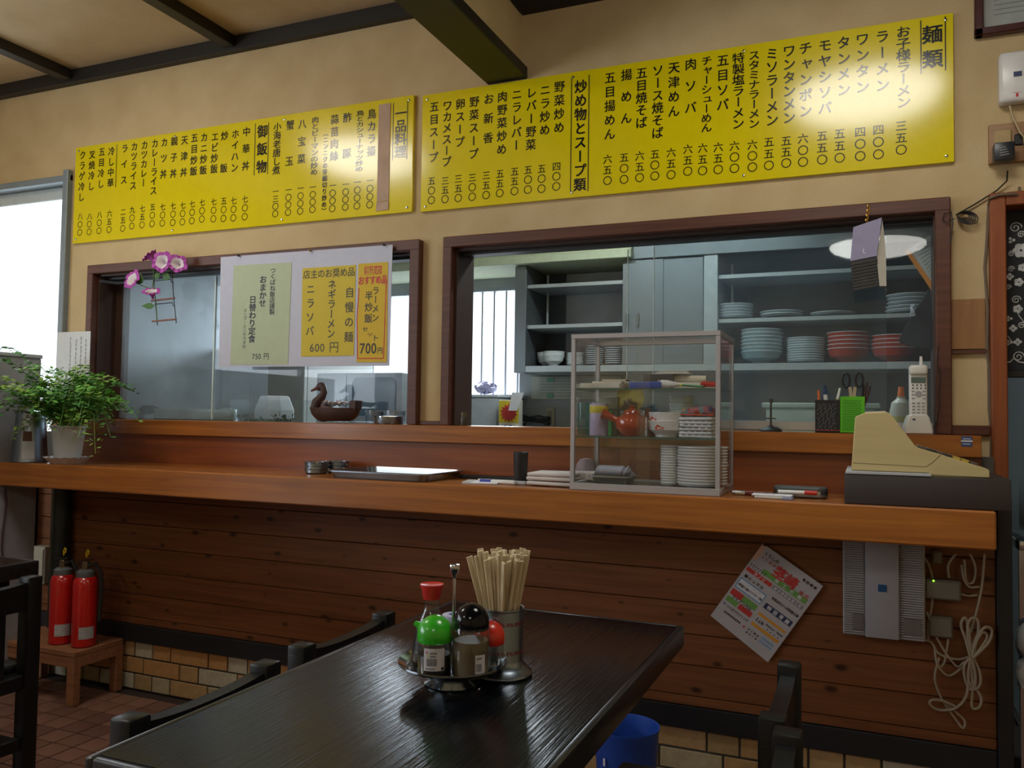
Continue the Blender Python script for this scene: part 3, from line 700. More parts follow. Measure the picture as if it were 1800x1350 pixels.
KBW = lambda: mk_plate('bowl', '', 'bowl', .102, .062, mat('pale_celadon', (.30, .40, .41), .2), 'g', .75, .42, CERAM)
REDC = mat('red_glazed_ceramic', (.42, .03, .015), .2, var=.05)
KRB = lambda: mk_plate('ramen_bowl', '', 'bowl', .098, .070, REDC, 'g', .78, .4, CERAM)
KSB = lambda: mk_plate('small_bowl', '', 'bowl', .062, .062, CERAM, 'g', .7, .4)
ZU, ZL = 1.665, 1.438
stack('kp2', KP2, 5, -.612, 4.36, ZU, .0145, '{} plate of the stack beside the cabinet divider on the upper kitchen shelf', 'plates on the upper kitchen shelf')
stack('kp', KP, 2, -.385, 4.36, ZU, .014, '{} plate of the pair in the middle of the upper kitchen shelf', 'plates on the upper kitchen shelf')
stack('kp', KP, 1, -.145, 4.36, ZU, .014, 'single pale plate alone on the upper kitchen shelf', 'plates on the upper kitchen shelf')
stack('kp', KP, 5, .195, 4.36, ZU, .018, '{} plate of the loose stack near the black cloth on the upper kitchen shelf', 'plates on the upper kitchen shelf', .004)
stack('kb', KBW, 7, -.482, 4.36, ZL, .0185, '{} pale bowl of the stack on the lower kitchen shelf', 'bowls on the lower kitchen shelf')
stack('kp2', KP2, 10, -.270, 4.36, ZL, .0118, '{} plate of the tall stack between the bowls on the lower kitchen shelf', 'plates on the lower kitchen shelf')
stack('kr', KRB, 5, -.075, 4.36, ZL, .0195, '{} red bowl of the five-high stack on the lower kitchen shelf', 'red bowls on the lower kitchen shelf')
stack('kr', KRB, 4, .122, 4.36, ZL, .0195, '{} red bowl of the four-high stack on the lower kitchen shelf', 'red bowls on the lower kitchen shelf')
stack('ks', KSB, 2, -1.655, 4.42, ZL, .020, '{} small bowl at the open end of the wall cabinet', 'small bowls in the open end of the wall cabinet')
stack('ks', KSB, 2, -1.585, 4.33, ZL, .018, '{} small white bowl in front at the open end of the wall cabinet', 'small bowls in the open end of the wall cabinet')
DK = mat('dark_blue_glaze', (.07, .09, .14), .25)
for i, (x, n) in enumerate(((-1.47, 6), (-1.36, 9), (-1.25, 8))):
    nm = ('nearest the small bowls', 'in the middle', 'next to the steel doors')[i]
    stack('kd%d' % (i > 0), (lambda: mk_plate('saucer', '', 'saucer', .048, .016, CERAM, 'g', .6, .6)) if i == 0 else (lambda: mk_plate('dark_saucer', '', 'saucer', .050, .016, DK, 'g', .6, .6, CERAM)),
          n, x, 4.36, ZL, .0115, '{} saucer of the stack '+nm+' on the wall cabinet floor', 'saucers on the wall cabinet floor')
# grey appliances and boxes at the kitchen window
def boxt(name, label, cat, x0, x1, y0, y1, z0, z1, m, bev=.004, lid=None):
    c = ((x0+x1)/2, (y0+y1)/2, z0); o = thing(name, label, cat, c)
    B(c).box(x0, x1, y0, y1, z0, z1, bev, 2).build('body', m, o)
    if lid: B(c).box(x0-.004, x1+.004, y0-.004, y1+.004, z1, z1+.012, .003).build('lid', lid, o)
    return o, c
a = at(823, 695, Y=4.2); d = at(873, 745, Y=4.2)
o, c = boxt('water_tank', 'grey steel box under the barred kitchen window', 'box', a.x-.02, d.x, 4.2, 4.5, .852, a.z-.012, mat('painted_grey_steel', (.38, .41, .44), .5), .006, mat('pale_grey_lid', (.45, .48, .5), .5))
a = at(877, 703, Y=4.15); d = at(906, 745, Y=4.15)
o, c = boxt('detergent_box', 'white box printed with a red sunburst on yellow beside the grey steel box', 'box', a.x, a.x+.12, 4.15, 4.2, .852, a.z, mat('white_carton', (.62, .60, .50), .6), .002)
cx_ = a.x+.06; q = B(c); pts = []
for i in range(28):
    r_ = .052 if i % 2 else .036; t_ = 2*PI*i/28; pts.append((cx_+r_*math.cos(t_), a.z-.07+r_*math.sin(t_)))
q.prism(pts, 'y', 4.146, 4.149); 
B(c).box(a.x+.002, a.x+.118, 4.1485, 4.15, a.z-.122, a.z-.004).build('yellow_print', mat('yellow_print', (.65, .5, .02), .6), o)
q.build('sunburst_print', mat('red_print', (.55, .04, .03), .6), o)
B(c).box(a.x+.03, a.x+.05, 4.147, 4.1495, a.z-.15, a.z-.135).box(a.x+.06, a.x+.08, 4.147, 4.1495, a.z-.15, a.z-.135).box(a.x+.0, a.x+.12, 4.147, 4.1495, a.z-.175, a.z-.165).build('blue_print', mat('blue_print', (.05, .1, .3), .6), o)
o = B().ball((-2.075, 4.5, 1.325), .06, (1.3, .6, .55), 14).jitter(.012).build('plastic_bag', mat('lilac_plastic_bag', (.45, .42, .62), .4), smooth=False); tag(o, 'crumpled lilac plastic bag on the kitchen window ledge', 'bag')
wl = struct('trim_11', B().box(-2.95, -1.85, 4.45, 4.6, 1.265, 1.283, .002), mat('pale_grey_lid', (.45, .48, .5), .5))
a = at(894, 690, Y=4.1); d = at(913, 722, Y=4.1)
o = B().prism([(a.x, d.z), (a.x+.05, d.z), (a.x+.09, a.z), (a.x+.02, a.z)], 'y', 4.1, 4.104).build('paper_note', PAPER); tag(o, 'white slip of paper hanging tilted in front of the sunburst box', 'paper')
a = at(935, 662, Y=4.59); d = at(1003, 702, Y=4.59)
o = B((a.x, 4.59, d.z)).box(a.x, d.x+.3, 4.585, 4.597, d.z, a.z).build('notice_sheet', mat('yellowed_notice_paper', (.50, .52, .45), .7, var=.1, scale=10)); o.location = (a.x, 4.59, d.z)
tag(o, 'yellowed notice taped to the kitchen wall under the cabinet', 'notice')
t = Txt((a.x, 4.5835, d.z), off=(a.x, 4.59, d.z))
for i in range(7): t.line(.05+.0*i, .02+i*.017, .32, .02+i*.017, .0025)
t.build('print', mat('grey_ink', (.2, .2, .2), .6), o)
t = B((a.x, 4.59, d.z)); 
for x, z in ((a.x+.10, a.z-.02), (a.x+.10, d.z+.02)): t.box(x, x+.04, 4.580, 4.584, z-.012, z+.012)
t.build('tape', mat('green_tape', (.15, .35, .22), .5), o)
a = at(955, 716, Y=4.55); 
o = thing('wall_outlet', 'beige kitchen wall outlet with a black plug in it', 'outlet', (a.x+.03, 4.59, a.z-.06))
c = (a.x+.03, 4.59, a.z-.06)
B(c).box(a.x, a.x+.055, 4.585, 4.598, a.z-.115, a.z, .004).build('plate', mat('aged_beige_plastic', (.45, .42, .33), .5), o)
B(c).box(a.x+.012, a.x+.042, 4.583, 4.586, a.z-.095, a.z-.02, .001).build('socket', mat('dark_beige', (.3, .28, .22), .5), o)
o = thing('power_plug', 'black plug with looping cables beside the beige kitchen outlet', 'plug', (a.x, 4.56, a.z-.09))
c = (a.x, 4.56, a.z-.09)
B(c).box(a.x+.005, a.x+.035, 4.545, 4.584, a.z-.075, a.z-.052, .004).box(a.x+.005, a.x+.035, 4.545, 4.584, a.z-.105, a.z-.082, .004).build('plug_body', BLK, o)
for k in range(4):
    x0 = a.x-.02-.05*k
    B(c).tube([(a.x+.01, 4.55, a.z-.06-.01*k), (x0, 4.53, a.z-.05-.02*(k % 2)), (x0-.06, 4.52, a.z-.06), (x0-.09, 4.53, a.z-.10), (x0-.09, 4.54, a.z-.20)], .006, 6).build('cable', BLK, o)
# tub, bottle, spike
a = at(1342, 708, Y=3.3); d = at(1545, 712, Y=3.3)
c = ((a.x+d.x)/2, 3.35, 1.10)
o = thing('plastic_tub', 'long pale green plastic tub on the steel shelf behind the pen cups', 'tub', c)
TUB = mat('pale_green_plastic', (.52, .60, .50), .5)
B(c).box(a.x+.01, d.x-.01, 3.29, 3.43, 1.10, 1.205, .01, 2).build('body', TUB, o)
B(c).box(a.x-.004, d.x+.004, 3.275, 3.44, 1.203, 1.222, .005, 2).build('rim', TUB, o)
a = at(1584, 700, Y=3.1); c = (a.x, 3.1, 1.10)
o = thing('sauce_bottle', 'squeeze bottle of yellow liquid with an orange cap behind the telephone', 'bottle', c)
B().lathe([(0, 0), (.034, 0), (.036, .004), (.036, .09), (.030, .12), (.014, .135), (.014, .14), (0, .14)], n=24).build('body', mat('cloudy_plastic', (.58, .60, .52), .35), o)
B().lathe([(.0365, .01), (.0368, .012), (.0368, .072), (.0365, .074)], n=24).build('liquid', mat('yellow_liquid', (.50, .47, .16), .35), o)
B().cyl((0, 0, .14), .012, .034, .008).build('cap', mat('orange_plastic', (.75, .16, .03), .4), o)
a = at(1355, 756, Y=2.672); c = (a.x, 2.672, 1.12)
o = thing('bill_spike', 'black iron bill spike standing on the ledge beside the display case', 'bill spike', c)
B().lathe([(0, 0), (.033, 0), (.033, .004), (.024, .012), (.007, .016), (.005, .02), (0, .02)], n=28).build('base', BLK, o)
B().cyl((0, 0, .016), .003, .075).cyl((0, 0, .088), .006, .012).bar((-.016, 0, .04), (.016, 0, .04), .005, .004).build('spike', mat('tarnished_steel', (.12, .11, .10), .4, .8), o)
# left opening: foam dome, herbs, pots, microwave
c = (at(482, 730, Y=3.05).x, 3.05, 1.10)
o = thing('garnish_container', 'clear plastic container of green herbs under a white foam dome behind the glass', 'container', c)
B().box(-.19, .19, -.07, .07, 0, .003).box(-.19, .19, -.072, -.07, 0, .115).box(-.192, -.19, -.07, .07, 0, .115).box(.19, .192, -.07, .07, 0, .115).build('tray', glass('cloudy_plastic_box', (.95, .97, .97), .06, (.6, .68, .68)), o)
B().lathe([(0, .03), (.105, .03), (.105, .07), (.078, .128), (.07, .134), (0, .134)], n=8, sx=1.0, sy_=.6).build('foam_dome', mat('white_foam', (.85, .9, .92), .7), o, smooth=False)
q = B()
for i in range(60):
    x, y = R.uniform(-.16, .17), R.uniform(-.068, -.045); z = R.uniform(.01, .05); a_ = R.uniform(0, 6); l = R.uniform(.012, .03)
    q.quad((x, y, z), (x+l*math.cos(a_)*.5, y-.004, z+l*.4), (x+l*math.cos(a_), y, z+l*abs(math.sin(a_))*.6), (x+l*math.cos(a_)*.5, y+.004, z-l*.2))
q.build('herb_leaves', mat('herb_green', (.10, .16, .06), .6), o)
def pot(name, label, cat, px, py, Y, r, h, z=1.10):
    x = at(px, py, Y=Y).x; o = thing(name, label, cat, (x, Y, z))
    B().lathe([(0, 0), (r*.96, 0), (r, .004), (r, h), (r+.003, h+.002), (r-.002, h+.002), (r-.003, .006), (0, .006)], n=28).build('body', STEEL, o)
    B().lathe([(r+.0, h-.002), (r+.004, h), (r+.004, h+.004), (r-.002, h+.005)], n=28).build('rim', CHROME, o)
    return o
pot('steel_pot', 'small steel pot behind the glass beside the hanging poster board', 'pot', 400, 712, 3.22, .055, .075)
pot('steel_pot', 'steel canister in front of the metal oven near the duck basket', 'pot', 660, 712, 3.18, .045, .07)
pot('steel_pot', 'bright steel canister close to the pillar between the openings', 'pot', 693, 712, 3.18, .05, .07)
o = pot('steel_dish', 'low fluted steel dish on the ledge beside the duck basket', 'dish', 684, 740, 2.70, .055, .026, 1.12)
a = at(581, 660, Y=3.35); d = at(722, 660, Y=3.35)
c = ((a.x+d.x)/2, 3.3, 1.10)
o = thing('steam_oven', 'steel oven with a rounded glass window behind the duck basket', 'oven', c)
zt = a.z+.004
B(c).box(a.x, d.x+.02, 3.24, 3.44, 1.101, zt, .006, 2).build('body', mat('pale_appliance_steel', (.52, .58, .62), .4, .4), o)
pl = []; x0_, x1_, z0_, z1_ = a.x+.20, d.x-.01, 1.15, zt-.02
for cx_, cz_, a0 in ((x1_-.03, z1_-.03, 0), (x0_+.03, z1_-.03, 90), (x0_+.03, z0_+.03, 180), (x1_-.03, z0_+.03, 270)):
    for k in range(5): t_ = math.radians(a0+k*22.5); pl.append((cx_+.03*math.cos(t_), cz_+.03*math.sin(t_)))
B(c).prism(pl, 'y', 3.236, 3.241).build('window', mat('blue_oven_glass', (.10, .20, .28), .15), o)
B(c).box(a.x+.165, a.x+.167, 3.238, 3.24, 1.11, zt-.01).build('door_seam', mat('grey_ink', (.2, .2, .2), .6), o)
FY = 3.66
a = Vector((-3.26, 0, 0)); d = at(541, 650, Y=FY)
c = ((a.x+d.x)/2, 4.0, 0)
o = thing('refrigerator', 'tall grey kitchen refrigerator behind the poster board', 'refrigerator', c)
FRG = mat('grey_fridge_enamel', (.36, .38, .35), .45, var=.06, scale=4)
B(c).box(a.x-.02, d.x, FY, 4.3, .03, 1.52, .004).build('body', FRG, o)
m_ = at(446, 650, Y=FY).x
B(c).box(a.x-.02, m_-.003, FY-.03, FY, .10, 1.51, .004).build('door', FRG, o)
B(c).box(m_+.003, d.x, FY-.03, FY, .10, 1.51, .004).build('door', FRG, o)
for s in (-1, 1): 
    for y in (FY+.05, 4.25): B(c).box(c[0]+s*.2-.02, c[0]+s*.2+.02, y-.02, y+.02, 0, .03).build('foot', BLK, o)
a = at(541, 650, Y=4.45); d = at(561, 650, Y=4.45)
o = struct('trim_12', B().box(a.x, d.x+.02, 4.4, 4.6, 0, 2.42), mat('white_kitchen_post', (.55, .57, .56), .6))
o = B().box(-3.10, -2.62, 2.98, 3.0, 1.101, 1.170, .004, 2).build('splash_guard', mat('polished_guard_steel', (.5, .56, .45), .3, .8, var=.25, scale=4)); tag(o, 'low polished steel splash guard along the steel shelf behind the left glass', 'splash guard')
o = B().ball((at(262, 716, Y=3.1).x, 3.1, 1.165), .05, (1.3, .5, .45), 12).jitter(.004).build('dish_cloth', mat('dark_green_cloth', (.05, .07, .05), .9)); tag(o, 'dark green cloth heap behind the left glass beside the fern', 'cloth')
# lamp tube over the soffit
o = thing('tube_lamp', 'fluorescent tube lamp under the kitchen ceiling', 'lamp', (-.9, 3.5, 2.42))
B().box(-.6, .6, -.05, .05, -.05, 0, .004).build('housing', WHITEP, o)
TL = _new('tube_glow'); TL[2].inputs['Emission Color'].default_value = (.85, 1, .85, 1); TL[2].inputs['Emission Strength'].default_value = 8
B().rod((-.56, 0, -.068), (.56, 0, -.068), .014, 12).build('tube', TL[0], o)
# tilted notice with orange border and black apron behind the right glass
P_ = [at(*p, Y=2.80) for p in ((1590, 441), (1640, 405), (1644, 520), (1636, 512))]
P_ = [at(1591, 442, Y=2.80), at(1641, 409, Y=2.80), at(1641, 508, Y=2.80)]
o = B().prism([(p.x, p.z) for p in P_], 'y', 2.797, 2.799).build('notice_card', mat('grey_notice_paper', (.48, .50, .46), .7)); tag(o, 'tilted notice with an orange border behind the glass beside the telephone frame', 'notice')
q = [at(1591, 442, Y=2.795), at(1598, 439, Y=2.795), at(1641, 501, Y=2.795), at(1641, 516, Y=2.795)]
B().prism([(p.x, p.z) for p in q], 'y', 2.794, 2.7965).build('orange_border', mat('orange_print', (.62, .22, .02), .6), o)
t = Txt((0, 2.7955, 0)); 
for i in range(9):
    p0 = at(1608+3.4*i, 437+6*i, Y=2.7955); p1 = at(1641, 437+6*i-14, Y=2.7955); t.line(p0.x, p0.z, p1.x, p1.z, .0016)
t.build('print', mat('grey_ink', (.2, .2, .2), .6), o)
q = [at(*p, Y=2.80) for p in ((1632, 508), (1645, 522), (1645, 615), (1620, 613), (1582, 602), (1580, 596), (1596, 565), (1612, 540))]
o = B().prism([(p.x, p.z) for p in q], 'y', 2.80, 2.812, .002).build('apron', mat('black_cotton', (.016, .020, .022), .9)); tag(o, 'black apron hanging behind the glass below the orange-bordered notice', 'apron')
a = at(1604, 545, Y=2.79)
o = thing('clip', 'clear plastic clip holding the black apron', 'clip', (a.x, 2.79, a.z))
B().box(-.006, .006, -.008, .008, -.012, .016, .002).box(-.008, .008, -.004, .004, -.02, -.008, .002).build('jaw', mat('translucent_grey', (.4, .45, .5), .3), o)
B().tube([(-.004, -.006, .01), (0, -.014, .0), (.004, -.006, .01)], .0015, 6).build('spring', CHROME, o)
# passage at the right edge: chalkboard above, grey refrigerator behind
c = (.75, 2.73, 1.31)
o = thing('chalkboard', 'black chalkboard with white chalk flowers in the doorway frame', 'chalkboard', c)
B(c).box(.366, 1.245, 2.722, 2.738, 1.305, 1.762, .001).build('slate', mat('chalkboard_slate', (.012, .016, .02), .7, var=.4, scale=6), o)
B(c).box(.366, 1.245, 2.715, 2.745, 1.285, 1.305, .002).build('bottom_rail', BLK, o)
CH = mat('white_chalk', (.55, .58, .6), .9, var=.3, scale=80)
def chalk(f): 
    q = B(c); f(q); q.build('chalk_marking', CH, o)
def spiral(q, px, py, r, turns=1.6, w_=.0016):
    p = at(px, py, Y=2.72); pts = []
    for i in range(22):
        t_ = turns*2*PI*i/21; rr = r*(1-i/25); pts.append((p.x+rr*math.cos(t_), 2.7205, p.z+rr*math.sin(t_)))
    q.tube(pts, w_, 5)
def petalf(q, px, py, r, n=5):
    p = at(px, py, Y=2.72)
    for k in range(n):
        a0 = 2*PI*k/n; q.ball((p.x+r*.55*math.cos(a0), 2.7212, p.z+r*.55*math.sin(a0)), r*.42, (1, .05, 1), 8)
for px, py, r in ((1785, 400, .016), (1795, 412, .01), (1778, 446, .009), (1777, 473, .009), (1786, 527, .012), (1790, 627, .015), (1796, 572, .01), (1772, 505, .008)): chalk(lambda q: spiral(q, px, py, r))
for px, py, r, n in ((1778, 422, .010, 3), (1795, 440, .022, 6), (1775, 486, .011, 4), (1791, 496, .013, 5), (1774, 560, .009, 3), (1781, 577, .011, 4), (1789, 543, .013, 5), (1774, 602, .009, 3), (1789, 601, .011, 4), (1797, 470, .012, 5)): chalk(lambda q: petalf(q, px, py, r, n))
def vine(q):
    q.tube([at(x, y, Y=2.72)+Vector((0, .0005, 0)) for x, y in ((1768, 637), (1776, 636), (1782, 630), (1790, 636), (1800, 638))], .002, 5)
    q.tube([at(x, y, Y=2.72)+Vector((0, .0005, 0)) for x, y in ((1786, 545), (1792, 556), (1800, 566))], .0014, 5)
    q.tube([at(x, y, Y=2.72)+Vector((0, .0005, 0)) for x, y in ((1771, 590), (1780, 602), (1790, 606))], .0014, 5)
chalk(vine)
c = (.85, 3.5, 0)
o = thing('tall_refrigerator', 'tall grey steel refrigerator seen through the doorway below the chalkboard', 'refrigerator', c)
B(c).box(.50, 1.5, 3.25, 3.85, .08, 1.9, .006).build('body', KSTEEL, o)
B(c).box(.50, 1.5, 3.215, 3.245, .10, .74, .006).build('door', KSTEEL, o); B(c).box(.50, 1.5, 3.215, 3.245, .76, 1.88, .006).build('door', KSTEEL, o)
for x in (.56, 1.44):
    for y in (3.3, 3.8): B(c).box(x-.03, x+.03, y-.03, y+.03, 0, .08).build('foot', BLK, o)
c = (at(1792, 880, Y=2.75).x+.05, 2.80, 0)
o = thing('steel_trolley', 'steel trolley in the doorway beside the black counter post', 'trolley', c)
B().box(-.06, .3, -.08, .3, .80, .83, .006, 2).build('top', CHROME, o); B().box(-.05, .3, -.06, .3, .30, .32, .003).build('shelf', CHROME, o)
for x in (-.045, .28):
    for y in (-.06, .28): B().box(x-.01, x+.01, y-.01, y+.01, 0, .80).build('leg', CHROME, o)
a = at(1797, 1105, Y=2.72)
o = B().ball((a.x+.03, 2.70, a.z-.03), .05, (1, .8, 1.2), 14).ball((a.x+.02, 2.70, a.z-.12), .04, (1, .7, 1.3), 14).jitter(.004).build('shopping_bag', mat('white_plastic_film', (.7, .72, .74), .35)); tag(o, 'white plastic bag hanging from the steel trolley in the doorway', 'bag')
# ================================================================== POSTERS, PAPERS, WALL ITEMS
PIN = mat('black_pin', (.015, .015, .018), .3)
YP = 2.655
c = (at(540, 540, Y=YP).x, YP, 1.34)
pb_ = thing('poster_board', 'white backing board pinned over the left kitchen opening carrying three menu sheets', 'poster board', c)
def q4(ps, Y, y1, name, m, parent=None, cc=c):
    P_ = [at(*p, Y=Y) for p in ps]
    return B(cc).prism([(p.x, p.z) for p in P_], 'y', Y, y1).build(name, m, parent)
q4(((388, 452), (690, 430), (684, 643), (385, 645)), YP, YP+.002, 'backing', mat('lilac_white_card', (.58, .60, .72), .7, var=.03), pb_)
for px, py, m in ((422, 450, PIN), (547, 441, mat('brass_pin', (.4, .25, .06), .3, .8)), (677, 431, PIN)):
    p = at(px, py, Y=YP); B(c).tube([(p.x, YP, p.z), (p.x, YP-.012, p.z-.001)], .0025, 8).ball((p.x, YP-.010, p.z), .005, n=10).build('push_pin', m, pb_)
YS = YP-.0015
def sheet(ps, m, label):
    P_ = [at(*p, Y=YS) for p in ps]; cc = (P_[3].x, YS, P_[3].z)
    o = B(cc).prism([(p.x, p.z) for p in P_], 'y', YS, YS+.001).build('menu_sheet', m); o.location = cc; tag(o, label, 'paper sign')
    def A(px, py): return at(px, py, Y=YS-.0004)
    t = Txt((0, YS-.0004, 0), off=cc)
    return o, t, A
def tv(t, A, s, px, y0, y1, w_, bold=.012, hmax=None): t.vert(s, A(px, (y0+y1)/2).x, A(px, y0).z, A(px, y1).z, w_, bold, hmax)
def th(t, A, s, x0, x1, py, h_, bold=.012): t.hor(s, A(x0, py).x, A(x1, py).x, A((x0+x1)/2, py).z, h_, bold)
g_, t, A = sheet(((410.7, 466.7), (512.7, 461), (506, 641), (404.7, 640.5)), mat('pale_green_paper', (.50, .58, .40), .8, var=.03), 'pale green sheet with the daily set meal for 750 on the white board')
tv(t, A, 'つくばね飯店謹製', 479, 470, 553.6, .027, .014); tv(t, A, 'おまかせ', 462, 484, 540, .036, .022); tv(t, A, '日替わり定食', 443.5, 519.6, 602.7, .036, .022)
tv(t, A, 'スープ・ミニサラダ付', 430, 542, 613, .020, .006); th(t, A, '750', 443, 459, 626.5, .030, .006); th(t, A, '円', 463, 473, 626, .028, .006)
t.build('lettering', BLK, g_)
YSH = mat('yellow_paper', (.66, .52, .06), .8, var=.03)
g_, t, A = sheet(((531.6, 471.8), (625.5, 465.5), (621.7, 625), (529, 627)), YSH, 'yellow sheet with two recommended noodle dishes for 600 on the white board')
th(t, A, '店主のお奨め品', 533, 624, 480, .036, .006); tv(t, A, '自慢の麺', 613.7, 504, 602, .042, .006); tv(t, A, 'ネギラーメン', 582.7, 491, 595, .038, .010); tv(t, A, 'ニラソバ', 545.4, 499, 591, .040, .010)
th(t, A, '600', 543.7, 571, 611, .044, -.004); th(t, A, '円', 578, 596, 610, .046, -.004)
t.build('lettering', BLK, g_)
g_, t, A = sheet(((630, 463.7), (682, 460.4), (679.7, 636.7), (626.8, 636.7)), mat('orange_yellow_paper', (.70, .49, .05), .8, var=.03), 'narrow orange-yellow sheet with a red border advertising a set for 700')
tv(t, A, 'ラーメン', 660, 503, 566, .032, .010); tv(t, A, '半炒飯', 648, 511, 568, .036, .010); tv(t, A, 'セ', 642, 574, 583, .028, .008); tv(t, A, 'ッ', 649, 584, 592, .03, .008); tv(t, A, 'ト', 660, 588, 600, .034, .008)
th(t, A, '700', 632, 662, 612, .056, .008); th(t, A, '円', 663, 673, 616, .026, .012)
t.build('lettering', BLK, g_)
def poly(t, A, pts, w_):
    for a, b in zip(pts, pts[1:]): p0, p1 = A(*a), A(*b); t.line(p0.x, p0.z, p1.x, p1.z, w_)
t.V = []; t.Fc = []
poly(t, A, [(631, 506), (627.5, 560), (628.5, 630), (674, 630), (679, 498)], .004)
p0, p1 = A(641, 472), A(670, 480); t.rect(A(641, 471).x, A(641, 483).z, A(671, 471).x, A(671, 467).z)
th(t, A, 'おすすめ品', 630, 681, 492, .034, .03)
t.build('red_print', RED, g_)
t.V = []; t.Fc = []; t.o = Vector((0, YS-.0008, 0)); th(t, A, '当店の', 642, 670, 475.5, .030, .02); t.build('white_lettering', YSH, g_)
# notice on the ledge at the far left, laminated
c = (-3.245, 2.651, 1.12)
nt_ = thing('laminated_notice', 'laminated white notice standing on the ledge behind the potted fern', 'notice', c)
B(c).box(-3.345, -3.140, 2.650, 2.652, 1.121, 1.505).build('sheet', mat('laminated_paper', (.66, .70, .72), .25, var=.03), nt_)
t = Txt((0, 2.6496, 0), off=c); 

for x, za, n_ in ((-3.165, 1.47, 9), (-3.195, 1.48, 7), (-3.225, 1.47, 12), (-3.26, 1.48, 8)):
    for k_ in range(n_):
        z_ = za-.019*k_
        for q_ in range(4): t.line(x+R.uniform(-.006, 0), z_-.004*q_, x+R.uniform(.001, .007), z_-.004*q_+R.uniform(-.002, .002), .0013)
        t.line(x+R.uniform(-.003, .003), z_+.001, x+R.uniform(-.003, .003), z_-.013, .0013)
t.build('lettering', BLK, nt_)
# artificial flowers with a wire ladder
YL = 2.632
def A2(px, py, dy=0): return at(px, py, Y=YL+dy)
c = tuple(A2(265, 480))
fo = thing('artificial_flowers', 'purple and white artificial morning glories hanging at the left kitchen opening frame', 'flowers', c)
PUR = mat('purple_petal', (.46, .075, .44), .6, var=.15, scale=60); WPT = mat('white_petal', (.75, .68, .72), .6); GL = mat('fabric_leaf', (.07, .17, .04), .6)
def flower(px, py, r, d, sq=1):
    r *= 1.22
    p = A2(px, py, -.02); d = Vector(d).normalized(); Mx = Matrix.Translation(p) @ Vector((0, 0, 1)).rotation_difference(d).to_matrix().to_4x4()
    n = 30
    def ring(prof, m, nm, par):
        b = B(c); vs_ = []; fs = []
        for i in range(n):
            a = 2*PI*i/n
            for rr, z in prof: k = 1+.10*math.cos(5*a)*(rr/r); vs_.append((rr*k*math.cos(a), rr*k*math.sin(a)*sq, z+.004*math.sin(10*a)*(rr/r)**2))
        m_ = len(prof)
        for i in range(n):
            for j in range(m_-1): fs.append((i*m_+j, ((i+1) % n)*m_+j, ((i+1) % n)*m_+j+1, i*m_+j+1))
        b._add(vs_, fs, Mx); return b.build(nm, m, par)
    f_ = ring([(r*.10, -.035), (r*.2, -.022), (r*.55, -.004), (r, 0), (r*.98, .0015), (r*.60, .000)], PUR, 'flower', fo)
    ring([(r*.05, -.03), (r*.15, -.018), (r*.38, -.004), (r*.64, .0012)], WPT, 'throat', f_)
for f_ in ((285, 460, .037, (.25, -1, .1)), (312, 463, .035, (.5, -1, .1), .85), (232, 491, .036, (-.1, -1, .35)), (266, 512, .034, (.2, -.5, .9), .8), (263, 449, .030, (-.6, -.3, .9), .7)): flower(*f_)
b = B(c)
for pts in (((268, 450), (270, 470), (270, 492), (268, 505)), ((285, 462), (280, 475), (271, 485)), ((310, 465), (298, 478), (275, 484)), ((235, 494), (252, 503), (266, 508)), ((270, 498), (274, 530), (277, 566))):
    b.tube([A2(*p) for p in pts], .0018, 6)
b.build('stem', GL, fo)
def leaf(px, py, l, a, w_=.45):
    p = A2(px, py, -.008); u = Vector((math.cos(a), 0, math.sin(a))); v = Vector((-math.sin(a), 0, math.cos(a))); q = [(0, 0), (.25, w_), (.6, w_*.9), (1, 0), (.6, -w_*.9), (.25, -w_)]
    b = B(c); mid = p+u*l*.5+Vector((0, -.004, 0)); pts = [p+u*l*x+v*l*y*.6 for x, y in q]
    vs_ = [tuple(mid)]+[tuple(z) for z in pts]; b._add(vs_, [(0, i+1, (i+1) % 6+1) for i in range(6)]); b.build('leaf', GL, fo, smooth=False)
for L_ in ((243, 500, .05, 1.3, .8), (286, 484, .045, -.3, .6), (272, 489, .035, .6, .6), (272, 538, .075, PI-.05, .28)): leaf(*L_)
c = tuple(A2(290, 520))
lo = thing('wire_ladder', 'small wire ladder ornament with wooden rungs hanging from the purple flowers', 'ornament', c)
WIRE = mat('dark_wire', (.02, .02, .02), .4)
for pts in (((271, 452), (271, 500), (277, 572)), ((302, 470), (305, 520), (310, 568))): B(c).tube([A2(*p, .004) for p in pts], .0021, 5).build('side_wire', WIRE, lo)
for pts in (((269, 494), (301, 491), (301, 496), (306, 497)), ((271, 535), (303, 532), (304, 537), (308, 538))): B(c).tube([A2(*p, .004) for p in pts], .0018, 5).build('cross_wire', WIRE, lo)
for a, b_ in (((266, 529), (307, 524)), ((268, 565), (310, 561))): B(c).bar(A2(*a), A2(*b_), .008, .006).build('rung', mat('rung_wood', (.22, .08, .04), .6), lo)
